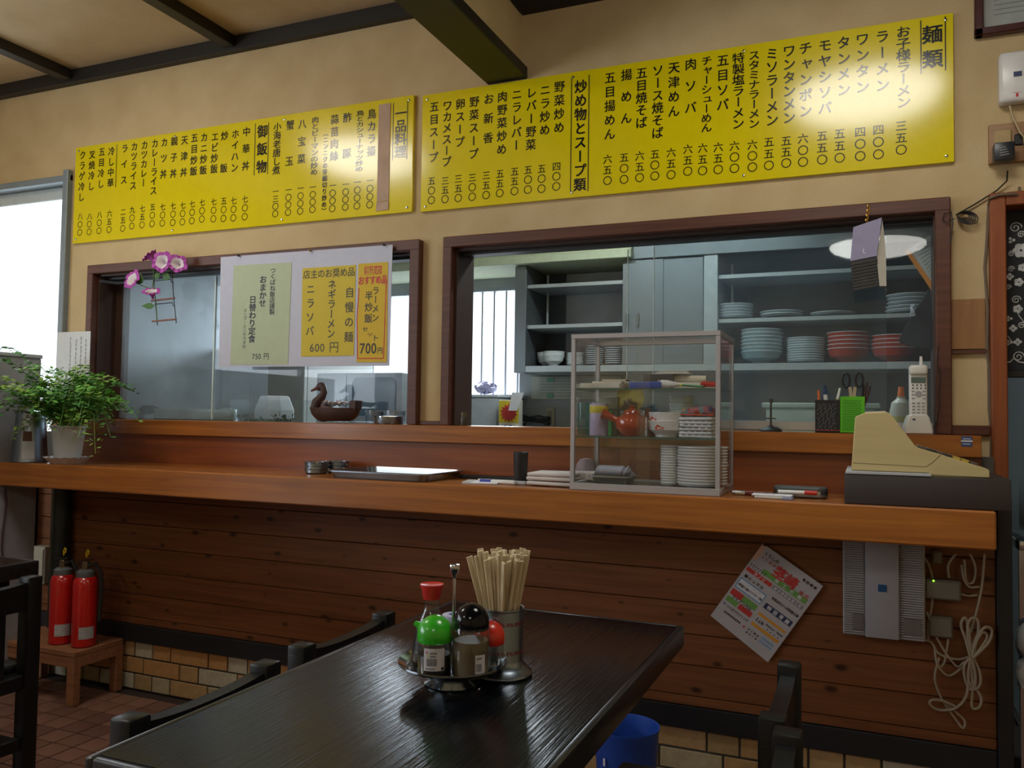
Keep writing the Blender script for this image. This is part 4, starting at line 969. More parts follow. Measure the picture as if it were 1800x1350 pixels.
# right-hand wall
c = tuple(at(1700, 572, Y=2.69)); 
o = B(c).box(.224, .314, 2.690, 2.6995, 1.365, 1.508, .001).build('wood_patch', wood('light_brown_veneer', (.28, .13, .045), (.34, .17, .06), .5, grain=(20, 20, 2))); o.location = c; tag(o, 'light brown veneer patch on the wall strip between opening and doorway', 'panel')
o = B().box(.222, .318, 2.686, 2.6995, 1.353, 1.362).build('picture_rail', FRAMEW); tag(o, 'thin dark wooden strip under the light brown veneer patch', 'strip')
c = (.40, 2.69, 2.25)
o = thing('framed_certificate', 'framed certificate high on the wall in the upper corner of the picture', 'picture', c)
FR2 = wood('dark_red_frame', (.05, .012, .010), (.08, .02, .015), .3)
fx0, fz0, fx1, fz1 = .292, 2.262, .72, 2.56
b = B(c); w_ = .022
b.box(fx0, fx1, 2.672, 2.698, fz0, fz0+w_, .003).box(fx0, fx1, 2.672, 2.698, fz1-w_, fz1, .003).box(fx0, fx0+w_, 2.672, 2.698, fz0, fz1, .003).box(fx1-w_, fx1, 2.672, 2.698, fz0, fz1, .003)
b.build('frame', FR2, o)
B(c).box(fx0+w_, fx1-w_, 2.690, 2.697, fz0+w_, fz1-w_).build('certificate', mat('aged_certificate', (.5, .5, .48), .6), o)
t = Txt((0, 2.6895, 0), off=c)
for i in range(14): t.line(fx0+.05, fz0+.06+i*.014, fx0+.05+.1+.16*R.random(), fz0+.06+i*.014, .002)
t.build('print', mat('grey_ink', (.2, .2, .2), .6), o)
B(c).box(fx0+w_, fx1-w_, 2.684, 2.686, fz0+w_, fz1-w_).build('glass', CLEAR, o)
c = (.43, 2.68, 2.04); a = at(1756, 96, Y=2.66); d = at(1756, 182, Y=2.66)
o = thing('alarm_unit', 'white rounded plastic wall unit under the framed certificate', 'wall unit', c)
B(c).box(a.x, a.x+.16, 2.655, 2.698, d.z, a.z+.005, .012, 3).build('cover', mat('glossy_white_plastic', (.70, .69, .66), .25), o)
p = at(1789, 129, Y=2.654); B(c).box(p.x-.010, p.x+.010, 2.6535, 2.656, p.z-.008, p.z+.006).build('badge', mat('navy_badge', (.03, .05, .12), .4), o)
t = Txt((0, 2.6535, 0), off=c); p = at(1788, 166, Y=2.6535); t.rect(p.x-.003, p.z-.006, p.x+.003, p.z+.004).rect(p.x-.010, p.z+.006, p.x+.01, p.z+.007); t.build('red_mark', RED, o)
a = at(1737, 218, Y=2.69); d = at(1737, 290, Y=2.69); c = (a.x+.1, 2.69, d.z)
o = thing('socket_board', 'brown wooden board with power sockets on the wall', 'socket board', c)
B(c).box(a.x, a.x+.22, 2.680, 2.699, d.z, a.z-.006, .003, 2).build('board', wood('ochre_socket_board', (.26, .13, .05), (.32, .17, .07), .5), o)
p = at(1762, 243, Y=2.68)
B(c).box(p.x-.02, p.x+.022, 2.672, 2.681, p.z-.022, p.z+.022, .003).build('socket', mat('yellowed_socket', (.40, .28, .12), .5), o)
p = at(1797, 245, Y=2.68); B(c).box(p.x-.02, p.x+.022, 2.674, 2.681, p.z-.016, p.z+.016, .003).build('socket', BLK, o)
p = at(1763, 268, Y=2.65); c = (p.x, 2.66, p.z)
o = thing('power_adapter', 'black power adapter plugged into the brown socket board', 'adapter', c)
B(c).box(p.x-.024, p.x+.027, 2.634, 2.671, p.z-.026, p.z+.026, .005, 2).build('body', mat('black_adapter', (.02, .022, .026), .35), o)
t = Txt((0, 2.6335, 0), off=c)
for i in range(4): t.line(p.x-.010, p.z-.012+i*.007, p.x+.014-.003*i, p.z-.010+i*.007, .0016)
t.build('print', mat('grey_ink2', (.35, .35, .35), .6), o)
def W(px, py, Y=2.69): return at(px, py, Y=Y)
b = B(c).tube([W(1771, 300, 2.66), W(1770, 318, 2.68), W(1752, 335), W(1725, 352), W(1712, 360), W(1680, 378)], .0022, 6)
b.build('cable', BLK, o)
q = B(c)
for k in range(5):
    pts = []
    for i in range(21):
        t_ = 2*PI*i/20; pts.append(W(1683+(14+2.5*k)*(1-math.cos(t_))*.75, 383+math.sin(t_)*(5+1.6*k)+.12*k*10*(1-math.cos(t_))/2-3, 2.688-.003*k))
    q.tube(pts, .0018, 5)
q.tube([W(1678, 384, 2.66), W(1664, 392, 2.66), W(1657, 385, 2.66), W(1660, 376, 2.66), W(1672, 372, 2.66), W(1675, 392, 2.66), W(1670, 430, 2.665)], .0016, 5)
q.build('cable_coil', BLK, o)
b = B().tube([W(1792, 330), W(1792, 345, 2.66), W(1784, 341, 2.65), W(1755, 342, 2.648), W(1741, 348, 2.65), W(1738, 360), W(1735, 420), W(1731, 470), W(1734, 510), W(1736, 540), W(1735, 620), W(1738, 640), W(1739, 720), W(1743, 760), W(1742, 830, 2.68)], .0042, 6).build('wall_cable', mat('brown_grey_cable', (.16, .12, .08), .5)); tag(b, 'brown-grey cable running down beside the orange doorway frame', 'cable')
b = B().tube([W(1775, 186, 2.67), W(1780, 205, 2.66), W(1793, 232, 2.655), W(1800, 240, 2.655), W(1805, 300, 2.67)], .003, 6).build('beige_wire', mat('beige_cable', (.40, .30, .15), .5)); tag(b, 'beige wire hanging from the white wall unit to the sockets', 'cable')
# hanging pad bundle
c = tuple(at(1528, 372, Y=2.64))
o = thing('receipt_pads', 'bundle of lilac receipt pads hanging on a gold chain over the kitchen glass', 'receipt pads', c)
def Z3(px, py, Y=2.62): return at(px, py, Y=Y)
P0, P1, P2, P3 = Z3(1500, 402), Z3(1550, 385), Z3(1541, 452), Z3(1495, 461)
B(c).prism([(p.x, p.z) for p in (P0, P1, P2, P3)], 'y', 2.600, 2.603).build('cover', mat('lilac_card', (.30, .28, .42), .6), o)
n = 9
for k in range(n):
    z0 = 461+(509-461)*k/n; z1 = z0+(509-461)/n*1.25
    ps = (Z3(1495+.55*k, z0, 2.612), Z3(1541+.3*k, z0-9, 2.612), Z3(1543+.3*k, z1-9, 2.612), Z3(1496+.55*k, z1, 2.612))
    B(c).prism([(p.x, p.z) for p in ps], 'y', 2.603+.002*k, 2.606+.002*k).build('pad_edge', mat('charcoal_pad_edge', (.035, .033, .030), .6, var=.3, scale=40), o)
ps = (Z3(1551, 388), Z3(1557, 440), Z3(1558, 504), Z3(1546, 504), Z3(1541, 455))
B(c).prism([(p.x, p.z) for p in ps], 'y', 2.606, 2.625).build('pages', mat('cream_pages', (.46, .43, .36), .7), o)
b = B(c)
for k in range(8):
    p = Z3(1527-.6*k+1.5*(k % 2), 362+4.2*k, 2.61); b.lathe([(.003, -.001), (.0048, 0), (.003, .001)], (0, 0, 0), 8, Matrix.Translation(p) @ Matrix.Rotation(PI/2*(k % 2)+.4, 4, 'Z') @ Matrix.Rotation(PI/2, 4, 'X'))
b.build('gold_chain', mat('gold_metal', (.55, .32, .06), .3, .9), o)
pn_ = Z3(1527, 360, 2.61); B(c).rod((pn_.x, 2.60, pn_.z), (pn_.x, 2.669, pn_.z), .0016, 8).build('nail', PIN, o)
t = Txt((0, 2.5995, 0), off=c); p = Z3(1517, 444, 2.5995); t.line(p.x, p.z, p.x+.002, p.z+.012, .002).line(p.x, p.z, p.x+.008, p.z-.001, .0015); t.build('print', PAPER, o)

# ================================================================== UNDER THE COUNTER, RIGHT
c = tuple(at(1340, 1060, Y=2.61))
fy = thing('flyer', 'tilted directory flyer with coloured adverts hung by one corner on the wainscot', 'flyer', c)
K = [at(*p, Y=2.612) for p in ((1341, 955), (1447, 1030), (1350, 1164), (1249, 1082))]
B(c).prism([(p.x, p.z) for p in K], 'y', 2.610, 2.616).build('pages', mat('flyer_paper', (.48, .46, .48), .6, var=.03), fy)  # paper colour lowered to carry the shade under the counter
U = (K[1]-K[0]); Vv = (K[0]-K[3]); WU, WV = U.length, Vv.length; U.normalize(); Vv.normalize()
def FT(lift=.0004):
    t = Txt(K[3]+Vector((0, -.0022-lift, 0)), U, Vv, off=c); return t
def FR(cols, x0, y0, x1, y1, lift=.0002):   # fraction of sheet
    t = FT(lift); t.rect(x0*WU, y0*WV, x1*WU, y1*WV); return t.build('colour_block', cols, fy)
def FH(s, x0, x1, y, h, m, bold=.012, lift=.0008):
    t = FT(lift); t.hor(s, x0*WU, x1*WU, y*WV, h*WV, bold); return t.build('lettering', m, fy)
GRN = mat('green_print', (.16, .36, .08), .6); NAV = mat('navy_print', (.03, .04, .12), .6); ORG = mat('orange_flyer_print', (.72, .32, .03), .6); BLU = mat('sky_blue_print', (.15, .35, .60), .6); RP = mat('red_print', (.55, .04, .03), .6); PCH = mat('peach_print', (.70, .42, .30), .6)
FR(PCH, .0, .80, .07, 1.0)
FH('くらしの', .10, .34, .93, .05, BLK); FH('つくば市', .08, .34, .875, .035, RP); FH('茎崎', .34, .72, .84, .14, RP, .035); FH('地区', .78, .95, .80, .05, RP); FH('電話帳便', .72, .96, .935, .035, BLK, .02)
FR(GRN, .22, .725, .95, .785); FH('商工名鑑', .40, .90, .755, .045, PAPER)
FH('●●●●●●●', .02, .30, .745, .018, BLK); FH('●●●●●●', .02, .30, .72, .015, BLK)
FR(RP, .02, .655, .44, .70); FH('カノリ', .14, .34, .678, .040, PAPER, .02)
FR(mat('grey_flyer_print', (.25, .25, .28), .6), .46, .655, .96, .70); FH('総合建設設備工事', .48, .94, .678, .032, PAPER)
FH('㈱ヒュタカ', .05, .38, .60, .042, BLK, .02)
FR(BLU, .03, .435, .47, .56); FR(PAPER, .045, .447, .455, .548, .0004); FH('㈲協力産ハイヤー㈲', .055, .45, .485, .035, BLK, .02); FH('━━━', .15, .40, .53, .02, BLK)
FH('有限会社さく井設備工業', .54, .98, .575, .034, BLK, .02)
FR(RP, .03, .34, .22, .41); FR(GRN, .22, .34, .46, .41); FH('ライブンベル', .08, .42, .33, .045, BLK, .02); FR(GRN, .03, .25, .22, .31); FR(RP, .24, .25, .46, .31)
FR(NAV, .52, .43, .97, .495); FH('特沼青屋', .55, .95, .462, .05, PAPER, .02)
FH('▲', .02, .09, .215, .03, mat('blue_print', (.05, .1, .3), .6)); FH('つくばプランニング', .10, .47, .205, .035, BLK)
FR(ORG, .52, .335, .97, .365); FR(ORG, .52, .20, .97, .235); FH('Ich', .53, .67, .285, .06, BLK, .015); FH('Kansai Home', .70, .97, .30, .035, BLK, .01); FH('▼▼▼▼', .72, .96, .255, .018, BLK)
[FR(BLK, .12+.032*k_, .125, .142+.032*k_, .148) for k_ in range(9)]; FH('●', .44, .50, .13, .03, RP); FH('木工建具', .52, .72, .14, .028, BLK); FH('電気工事', .52, .72, .10, .024, BLK); [FR(BLU, .75+.035*k_, y_, .775+.035*k_, y_+.022) for k_ in range(6) for y_ in (.14, .10)]
p = at(1344, 958, Y=2.605); B(c).ball(p, .004, n=8).build('pin', PIN, fy)
c = (.045, 2.60, .56)
o = thing('ventilated_cabinet', 'pale grey ribbed wall box with a small blue square badge under the counter', 'wall box', c)
GY = mat('grey_white_housing', (.36, .35, .36), .5, var=.03)  # housing colour darkened to include the shade of the counter above
x0, x1, z0, z1 = -.060, .150, .552, .848
B(c).box(x0, x1, 2.575, 2.622, z0, z1, .003).build('housing', GY, o)
B(c).box(x0+.058, x1-.065, 2.560, 2.576, z0+.001, z1, .004, 2).build('centre_panel', mat('smooth_grey_panel', (.36, .36, .40), .45, var=.02), o)
for k in range(44):
    z = z0+.006+k*.0066
    for a_, b_ in ((x0+.003, x0+.056), (x1-.063, x1-.003)): pass
sl = [B(c).box(x0+.003, x0+.056, 2.568, 2.576, z0+.004, z0+.0085, .001).build('louver', GY, o), B(c).box(x1-.063, x1-.003, 2.568, 2.576, z0+.004, z0+.0085, .001).build('louver', GY, o)]
for k in range(1, 43):
    for s_ in sl:
        q = s_.copy(); COL.objects.link(q); q.parent = o; q.location = (0, 0, k*.0066)
for a_, b_ in ((x0+.027, x0+.052), (x1-.052, x1-.010)): B(c).box(a_, b_, 2.5665, 2.57, z0+.018, z0+.062).build('grille', mat('dark_grille', (.16, .14, .13), .7), o)
p = at(1551, 1034, Y=2.56); B(c).box(p.x-.011, p.x+.011, 2.558, 2.5605, p.z-.010, p.z+.010).build('badge', mat('blue_badge', (.01, .08, .22), .4), o)
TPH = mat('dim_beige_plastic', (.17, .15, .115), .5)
def wbx(name, label, cat, pa, pb2, Y0, Y1, m, bev=.003):
    a, d = at(*pa, Y=Y0), at(*pb2, Y=Y0); cc = ((a.x+d.x)/2, Y1, d.z); o = thing(name, label, cat, cc)
    B(cc).box(a.x, d.x, Y0+.004, Y1, d.z, a.z, bev).build('body', m, o); B(cc).box(a.x+.004, d.x-.004, Y0, Y0+.004, d.z+.004, a.z-.004, .001).build('cover', m, o); return o, a, d, cc
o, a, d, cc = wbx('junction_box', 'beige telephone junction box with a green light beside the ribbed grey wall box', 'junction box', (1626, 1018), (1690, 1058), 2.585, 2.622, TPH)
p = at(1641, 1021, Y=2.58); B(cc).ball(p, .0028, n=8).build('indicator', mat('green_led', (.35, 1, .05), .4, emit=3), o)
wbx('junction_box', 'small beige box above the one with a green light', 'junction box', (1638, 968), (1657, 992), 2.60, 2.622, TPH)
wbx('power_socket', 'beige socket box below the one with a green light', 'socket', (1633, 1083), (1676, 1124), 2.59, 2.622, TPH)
CW = mat('cream_cable', (.36, .30, .22), .5)
def cab(label, *lists, r=.0038, Y=2.585):
    n0 = lists[0]; c_ = tuple(at(*n0[0], Y=Y)); o = thing('cable', label, 'cable', c_)
    for k, l in enumerate(lists):
        pts = [at(*p, Y=Y+.004*math.sin(i*1.7+k)) for i, p in enumerate(l)]
        # smooth
        sm = []
        for i in range(len(pts)-1):
            p0 = pts[max(i-1, 0)]; p1 = pts[i]; p2 = pts[i+1]; p3 = pts[min(i+2, len(pts)-1)]
            for j in range(5):
                t_ = j/5; sm.append(.5*((2*p1)+(p2-p0)*t_+(2*p0-5*p1+4*p2-p3)*t_*t_+(3*p1-p0-3*p2+p3)*t_**3))
        sm.append(pts[-1]); B(c_).tube(sm, r, 6).build('strand', CW, o)
def LP(*v): return [(1460+a/3.14, 920+b/3.14) for a, b in v]
cab('cream cable bundled in long loops under the right end of the counter', LP((770, 735), (745, 640), (720, 560), (745, 520), (765, 600), (775, 735)), LP((775, 735), (755, 600), (770, 530), (810, 530), (815, 600), (785, 735)),
    LP((778, 735), (800, 640), (850, 575), (890, 590), (870, 660), (785, 745)), LP((778, 735), (810, 640), (845, 600), (860, 640), (780, 750)), LP((775, 740), (740, 780), (740, 850), (770, 915), (820, 900), (825, 830), (790, 745)),
    LP((772, 740), (760, 850), (790, 915), (800, 840), (780, 745)), LP((776, 740), (790, 880), (830, 960), (820, 1015), (780, 1010), (785, 880), (772, 760)), LP((772, 750), (760, 880), (745, 960), (690, 1020), (600, 1030), (550, 1000), (560, 975), (620, 980), (690, 1010)))
cab('cream cable sagging from the socket box to the bundled loops and back', LP((520, 645), (560, 660), (600, 720), (700, 750), (770, 735)), LP((545, 560), (590, 640), (640, 720), (700, 790), (740, 760)), LP((530, 490), (560, 540), (650, 590), (670, 570)),
    LP((575, 690), (590, 780), (650, 840), (720, 800), (770, 740)), LP((600, 740), (575, 860), (620, 980), (690, 1080), (730, 1130), (740, 1090), (690, 1040), (640, 1000)), LP((650, 640), (630, 760), (600, 800)), r=.0032, Y=2.598)
cab('cream cable rising to the counter underside beside the black post', LP((520, 190), (545, 240), (565, 320), (560, 440), (540, 560), (540, 650)), LP((655, 300), (650, 230), (690, 170)), LP((725, 230), (735, 300), (765, 350), (820, 350)), LP((850, 170), (835, 350), (800, 510), (775, 600)), LP((770, 170), (800, 240), (790, 320), (750, 320), (740, 200)), LP((720, 390), (760, 400), (810, 395)), r=.0034, Y=2.606)
# ================================================================== THINGS ON THE COUNTER
ZC = .9435
# potted fern
px_ = at(124, 815, Z=ZC); c = (-2.928, 2.385, ZC)
fp = thing('potted_fern', 'bushy green fern in a white ribbed pot at the bright end of the counter', 'plant', c)
PW = mat('white_ribbed_plastic', (.62, .68, .72), .45, var=.03)
b = B(); n = 64; prof = [(.046, .012), (.048, .014), (.062, .142), (.068, .142), (.069, .150), (.062, .151), (.060, .138), (0, .138)]
vs_ = []; m_ = len(prof)
for i in range(n):
    a = 2*PI*i/n; rib = .0016 if i % 2 else 0
    for j, (r, z) in enumerate(prof): rr = r-(rib if j in (1, 2) else 0); vs_.append((rr*math.cos(a), rr*math.sin(a), z))
b._add(vs_, [(i*m_+q, ((i+1) % n)*m_+q, ((i+1) % n)*m_+q+1, i*m_+q+1) for i in range(n) for q in range(m_-1)])
b.build('pot', PW, fp)
b = B(); prof = [(0, 0), (.060, 0), (.063, .004), (.080, .022), (.084, .026), (.078, .025), (.056, .008), (0, .008)]; vs_ = []; m_ = len(prof)
for i in range(n):
    a = 2*PI*i/n; wv = 1+.035*math.sin(16*a)
    for j, (r, z) in enumerate(prof): k = wv if 3 <= j <= 5 else 1; vs_.append((r*k*math.cos(a), r*k*math.sin(a), z+(.002*math.cos(16*a) if 3 <= j <= 5 else 0)))
b._add(vs_, [(i*m_+q, ((i+1) % n)*m_+q, ((i+1) % n)*m_+q+1, i*m_+q+1) for i in range(n) for q in range(m_-1)])
b.build('saucer', mat('pinkish_white_plastic', (.55, .50, .50), .45), fp)
B().lathe([(0, .128), (.060, .128), (.04, .140), (0, .143)], n=20).build('soil', mat('potting_soil', (.03, .022, .015), .95), fp)
FG = [mat('fern_green_%d' % i, c_, .6, var=.25, scale=25) for i, c_ in enumerate(((.14, .40, .06), (.08, .26, .06), (.30, .50, .09)))]
def frond(az, rise, reach, droop, L_, gi, n=15):
    pts = []
    for i in range(n+1):
        t_ = i/n; r = .02+reach*t_; z = .13+rise*math.sin(min(1, t_*1.1)*PI*.5)-droop*t_**2.2
        w2_ = .02*math.sin(5*t_+az*3)
        pts.append(Vector((max(-.262, r*math.cos(az)-w2_*math.sin(az)), r*math.sin(az)+w2_*math.cos(az), z)))
    b = B(); b.tube(pts, .0011, 4)
    for i in range(3, n+1):
        p = pts[i]; d = (pts[min(i+1, n)]-pts[i-1]).normalized()
        for s in (-1, 1):
            side = Vector((-math.sin(az), math.cos(az), 0))*s
            for k in range(2 if i < n-1 else 1):
                ln = L_*(1-.5*abs(i/n-.55))*(1+k*.9)
                q = p+side*ln*.9+d*ln*R.uniform(-.3, .6)+Vector((0, 0, R.uniform(-.012, .006)))
                u = Vector((R.uniform(-1, 1), R.uniform(-1, 1), R.uniform(-.35, .35))).normalized(); q.x = max(q.x, -.272); v = u.cross(Vector((R.uniform(-.4, .4), R.uniform(-.7, .2), 1)).normalized()).normalized()
                w_ = R.uniform(.0065, .0105)
                b.quad(q-u*w_, q-u*w_*.2+v*w_*.9, q+u*w_*.9+v*w_*.5, q+u*w_*.9-v*w_*.5, q-u*w_*.2-v*w_*.9)
    return b.build('frond', FG[gi], fp, smooth=False)
R = random.Random(11)
for i in range(105):
    az = R.uniform(0, 2*PI); side = math.cos(az)
    reach = R.uniform(.08, .22)*(1.25 if side > .2 else 1.15 if side < -.3 else .75)
    y = math.sin(az)
    if y > 0: reach *= .75
    frond(az, R.uniform(.12, .25)*(1.25 if side < 0 else 1), reach, R.uniform(0, .16), R.uniform(.012, .022), R.choice((0, 0, 1, 2)))
for az, rise, reach, dr in ((PI+.6, .26, .30, .08), (PI+.75, .22, .32, .10), (PI+.5, .30, .28, .03), (PI+.9, .24, .30, .12), (PI+.7, .34, .24, .02), (.1, .22, .33, .17), (-.25, .18, .24, .26), (-.1, .2, .27, .22), (0.2, .24, .28, .08), (PI+.5, .1, .2, .14), (-.5, .16, .2, .18)):
    frond(az, rise, reach, dr, .02, R.choice((0, 1, 2)), 18)
R = random.Random(5)
# water pitcher
c = (-3.128, 2.372, ZC)
o = thing('steel_pitcher', 'tapered stainless water pitcher with a knobbed lid left of the potted fern', 'pitcher', c)
B().lathe([(0, 0), (.066, 0), (.068, .003), (.066, .02), (.054, .195), (.056, .198), (.053, .2), (0, .2)], n=40).build('body', STEEL, o)
B().lathe([(.057, .197), (.058, .2), (.05, .206), (.01, .209), (.006, .212), (.006, .222), (.009, .226), (.009, .236), (0, .238)], n=32).build('lid', CHROME, o)
b = B()
for i in range(4):
    a0, a1 = math.radians(-62+i*10), math.radians(-62+(i+1)*10)
    b.quad((.0675*math.cos(a0), .0675*math.sin(a0), .015), (.0675*math.cos(a1), .0675*math.sin(a1), .015), (.0625*math.cos(a1), .0625*math.sin(a1), .085), (.0625*math.cos(a0), .0625*math.sin(a0), .085))
b.build('label', mat('pale_label', (.5, .52, .55), .6), o)
b = B()
for i in range(3):
    a0, a1 = math.radians(-62+i*10), math.radians(-62+(i+1)*10)
    b.quad((.0630*math.cos(a0), .0630*math.sin(a0), .086), (.0630*math.cos(a1), .0630*math.sin(a1), .086), (.0605*math.cos(a1), .0605*math.sin(a1), .125), (.0605*math.cos(a0), .0605*math.sin(a0), .125))
b.build('brown_label', mat('brown_label', (.12, .045, .02), .6), o)
# ashtrays
for k, (px, py, r, n, lab) in enumerate(((556, 826, .040, 3, '{} steel ashtray of the stack nearer the diner, left of the large tray'), (594, 820, .040, 3, '{} steel ashtray of the stack set back behind the first, beside the large tray'))):
    p = at(px, py, Z=ZC); p.y = (2.47, 2.55)[k]; p.x = at(px, 815, Y=p.y).x
    def mk():
        o = thing('ashtray', '', 'ashtray', (0, 0, 0))
        B().lathe([(0, 0), (r*.85, 0), (r, .004), (r, .015), (r+.004, .017), (r+.004, .019), (r-.003, .018), (r-.004, .003), (0, .003)], n=32).build('bowl', STEEL, o)
        b = B()
        for a_ in (.5, 2.6, 4.7): b.box(r-.006, r+.006, -.004, .004, .014, .020, .001, 1, Matrix.Rotation(a_, 4, 'Z'))
        b.build('notch', CHROME, o); return o
    stack('ash', mk, n, p.x, p.y, ZC, .0115, lab, 'steel ashtrays stacked on the counter')
# large steel tray
K = [at(573, 840, Z=ZC), at(738, 846, Z=ZC), at(795, 830, Z=ZC+.02), at(655, 818, Z=ZC+.02)]
tx0, tx1, ty0_, ty1 = -1.650, -1.270, 2.325, 2.595
c = ((tx0+tx1)/2, (ty0_+ty1)/2, ZC)
o = thing('serving_tray', 'large rectangular stainless tray lying empty on the counter', 'tray', c)
def rr(x0, x1, y0, y1, r, n=6):
    P_ = []
    for cx_, cy2, a0 in ((x1-r, y1-r, 0), (x0+r, y1-r, 90), (x0+r, y0+r, 180), (x1-r, y0+r, 270)):
        for k in range(n+1): t_ = math.radians(a0+90*k/n); P_.append((cx_+r*math.cos(t_), cy2+r*math.sin(t_)))
    return P_
def pan(x0, x1, y0, y1, h, r, slope, lip, m, parent, name='pan', off=(0, 0, 0), floor=.003):
    rings = [([*rr(x0+slope, x1-slope, y0+slope, y1-slope, r)], 0), ([*rr(x0, x1, y0, y1, r)], h), ([*rr(x0-lip, x1+lip, y0-lip, y1+lip, r+lip)], h+.001), ([*rr(x0-lip, x1+lip, y0-lip, y1+lip, r+lip)], h-.003)]
    inner = [([*rr(x0+.002, x1-.002, y0+.002, y1-.002, r)], h+.0015), ([*rr(x0+slope+.002, x1-slope-.002, y0+slope+.002, y1-slope-.002, r)], floor)]
    seq_ = [rings[3], rings[2], inner[0], inner[1]]
    b = B(off); bm = b.bm; L_ = []
    for P_, z in (rings[0], rings[1], rings[3], rings[2], inner[0], inner[1]): L_.append([bm.verts.new((x, y, off[2]+z)) for x, y in P_])
    for A_, C_ in zip(L_, L_[1:]):
        for i in range(len(A_)): bm.faces.new((A_[i], A_[(i+1) % len(A_)], C_[(i+1) % len(A_)], C_[i]))
    bm.faces.new(L_[0][::-1]); bm.faces.new(L_[-1]); return b.build(name, m, parent)
pan(tx0, tx1, ty0_, ty1, .024, .03, .010, .006, STEEL, o, 'pan', c)
# notes, pens, black cup, cloth
c = at(880, 848, Z=ZC); c.y = 2.40; c.x = -1.085
def Q(px, py, Y, dz=0): p = at(px, py, Z=ZC+dz); return p
o = thing('notepad', 'small white notepad lying near the front edge of the counter', 'notepad', (-1.115, 2.405, ZC))
B().box(-.055, .055, -.05, .05, 0, .005, .001, 1, Matrix.Rotation(.25, 4, 'Z')).build('pages', PAPER, o)
B().box(-.055, -.03, -.05, .05, .005, .0065, .0005, 1, Matrix.Rotation(.25, 4, 'Z')).build('binding', mat('pale_card', (.5, .5, .5), .6), o)
def pen(name, label, x, y, z, l, az, m, capm, r=.0045):
    o = thing(name, label, 'pen', (x, y, z), az)
    B().rod((0, 0, r), (l*.68, 0, r), r, 10).build('barrel', m, o); B().rod((l*.68, 0, r), (l, 0, r), r*1.15, 10).build('cap', capm, o); return o
pen('marker_pen', 'white marker with a blue tip lying on the notepad', -1.00, 2.395, ZC, .12, PI-.05, WHITEP, mat('blue_cap', (.02, .04, .35), .4), .006)
pen('ballpoint_pen', 'white ballpoint pen lying behind the blue-tipped marker', -1.02, 2.46, ZC, .13, PI+.1, WHITEP, WHITEP)
o = B((-1.02, 2.52, ZC)).box(-1.27, -.88, 2.545, 2.57, ZC, ZC+.013, .002).build('ruler_bar', mat('matte_black_plastic', (.015, .015, .015), .5)); o.location = (-1.02, 2.52, ZC); tag(o, 'flat black bar lying along the counter behind the black cup', 'bar')
o = thing('tumbler', 'tall black cup standing on the counter beside the notepad', 'cup', (-.995, 2.43, ZC))
B().lathe([(0, 0), (.019, 0), (.020, .002), (.0235, .100), (.022, .101), (.018, .004), (0, .004)], n=28).build('body', mat('matte_black_plastic', (.015, .015, .015), .5), o)
B().box(-.02, .03, -.03, -.022, 0, .012, .003).build('holder_foot', mat('translucent_grey', (.4, .45, .5), .3), o)
o = thing('folded_cloth', 'white cloth folded on the counter against the display case', 'cloth', (-.885, 2.44, ZC))
for k in range(3):
    b = B(); b.box(-.075+.003*k, .076, -.055, .055+.004*k, .0135*k, .0135*k+.0125, .006, 3)
    for v in b.bm.verts: v.co += Vector((.004*math.sin(v.co.y*60+k), .003*math.sin(v.co.x*50), .0025*math.sin(v.co.x*40+v.co.y*55+k)+.001))
    b.build('fold', mat('white_cotton', (.60, .56, .54), .9, bump=.2, scale=200), o)
# ---------------------------------------------------------------- display case
X0, X1, Y0, Y1, Z0, Z1 = -.800, -.367, 2.335, 2.590, ZC, 1.400
c = ((X0+X1)/2, (Y0+Y1)/2, ZC)
dc = thing('display_case', 'aluminium-framed glass display case full of crockery standing on the counter', 'display case', c)
def db(): return B(c)
P = .0125
for x in (X0, X1-P):
    for y in (Y0, Y1-P): db().box(x, x+P, y, y+P, Z0, Z1, .001).build('post', ALU, dc)
b = db()
b.box(X0, X1, Y0-.001, Y0+.012, Z1-.014, Z1, .001).box(X0, X1, Y1-.012, Y1+.001, Z1-.014, Z1, .001).box(X0-.001, X0+.012, Y0, Y1, Z1-.014, Z1, .001).box(X1-.012, X1+.001, Y0, Y1, Z1-.014, Z1, .001); b.build('top_frame', ALU, dc)
b = db()
b.box(X0, X1, Y0-.001, Y0+.012, Z0, Z0+.020, .001).box(X0, X1, Y1-.012, Y1+.001, Z0, Z0+.020, .001).box(X0-.001, X0+.012, Y0, Y1, Z0, Z0+.020, .001).box(X1-.012, X1+.001, Y0, Y1, Z0, Z0+.020, .001); b.build('base_frame', ALU, dc)
db().box(X0+.01, X1-.01, Y0+.01, Y1-.01, Z0+.006, Z0+.014).build('floor_plate', mat('dark_case_floor', (.10, .11, .09), .25), dc)
SG = glass('green_edged_shelf_glass', (.95, .985, .97), .01, (.35, .5, .45), refl=1.0); EG = mat('green_glass_edge', (.03, .09, .07), .2)
for z in (1.2405, 1.1005):
    s_ = db().box(X0+.004, X1-.004, Y0+.014, Y1-.014, z-.004, z).build('glass_shelf', SG, dc)
    db().box(X0+.013, X1-.013, Y0+.0125, Y0+.0138, z-.0045, z+.0005).build('shelf_edge', EG, s_)
b = db()
db().box(X0+P, (X0+X1)/2+.02, Y0+.003, Y0+.006, Z0+.02, Z1-.014).build('sliding_pane', CASEG, dc)
db().box((X0+X1)/2-.02, X1-P, Y0+.009, Y0+.012, Z0+.02, Z1-.014).build('sliding_pane', CASEG, dc)
db().box(X0+.002, X0+.004, Y0+P, Y1-P, Z0+.02, Z1-.014).build('side_pane', CASEG, dc)
db().box(X1-.004, X1-.002, Y0+P, Y1-P, Z0+.02, Z1-.014).build('side_pane', CASEG, dc)
db().box(X0+.012, X1-.012, Y0+.012, Y1-.012, Z1-.006, Z1-.002).build('top_pane', CASEG, dc)
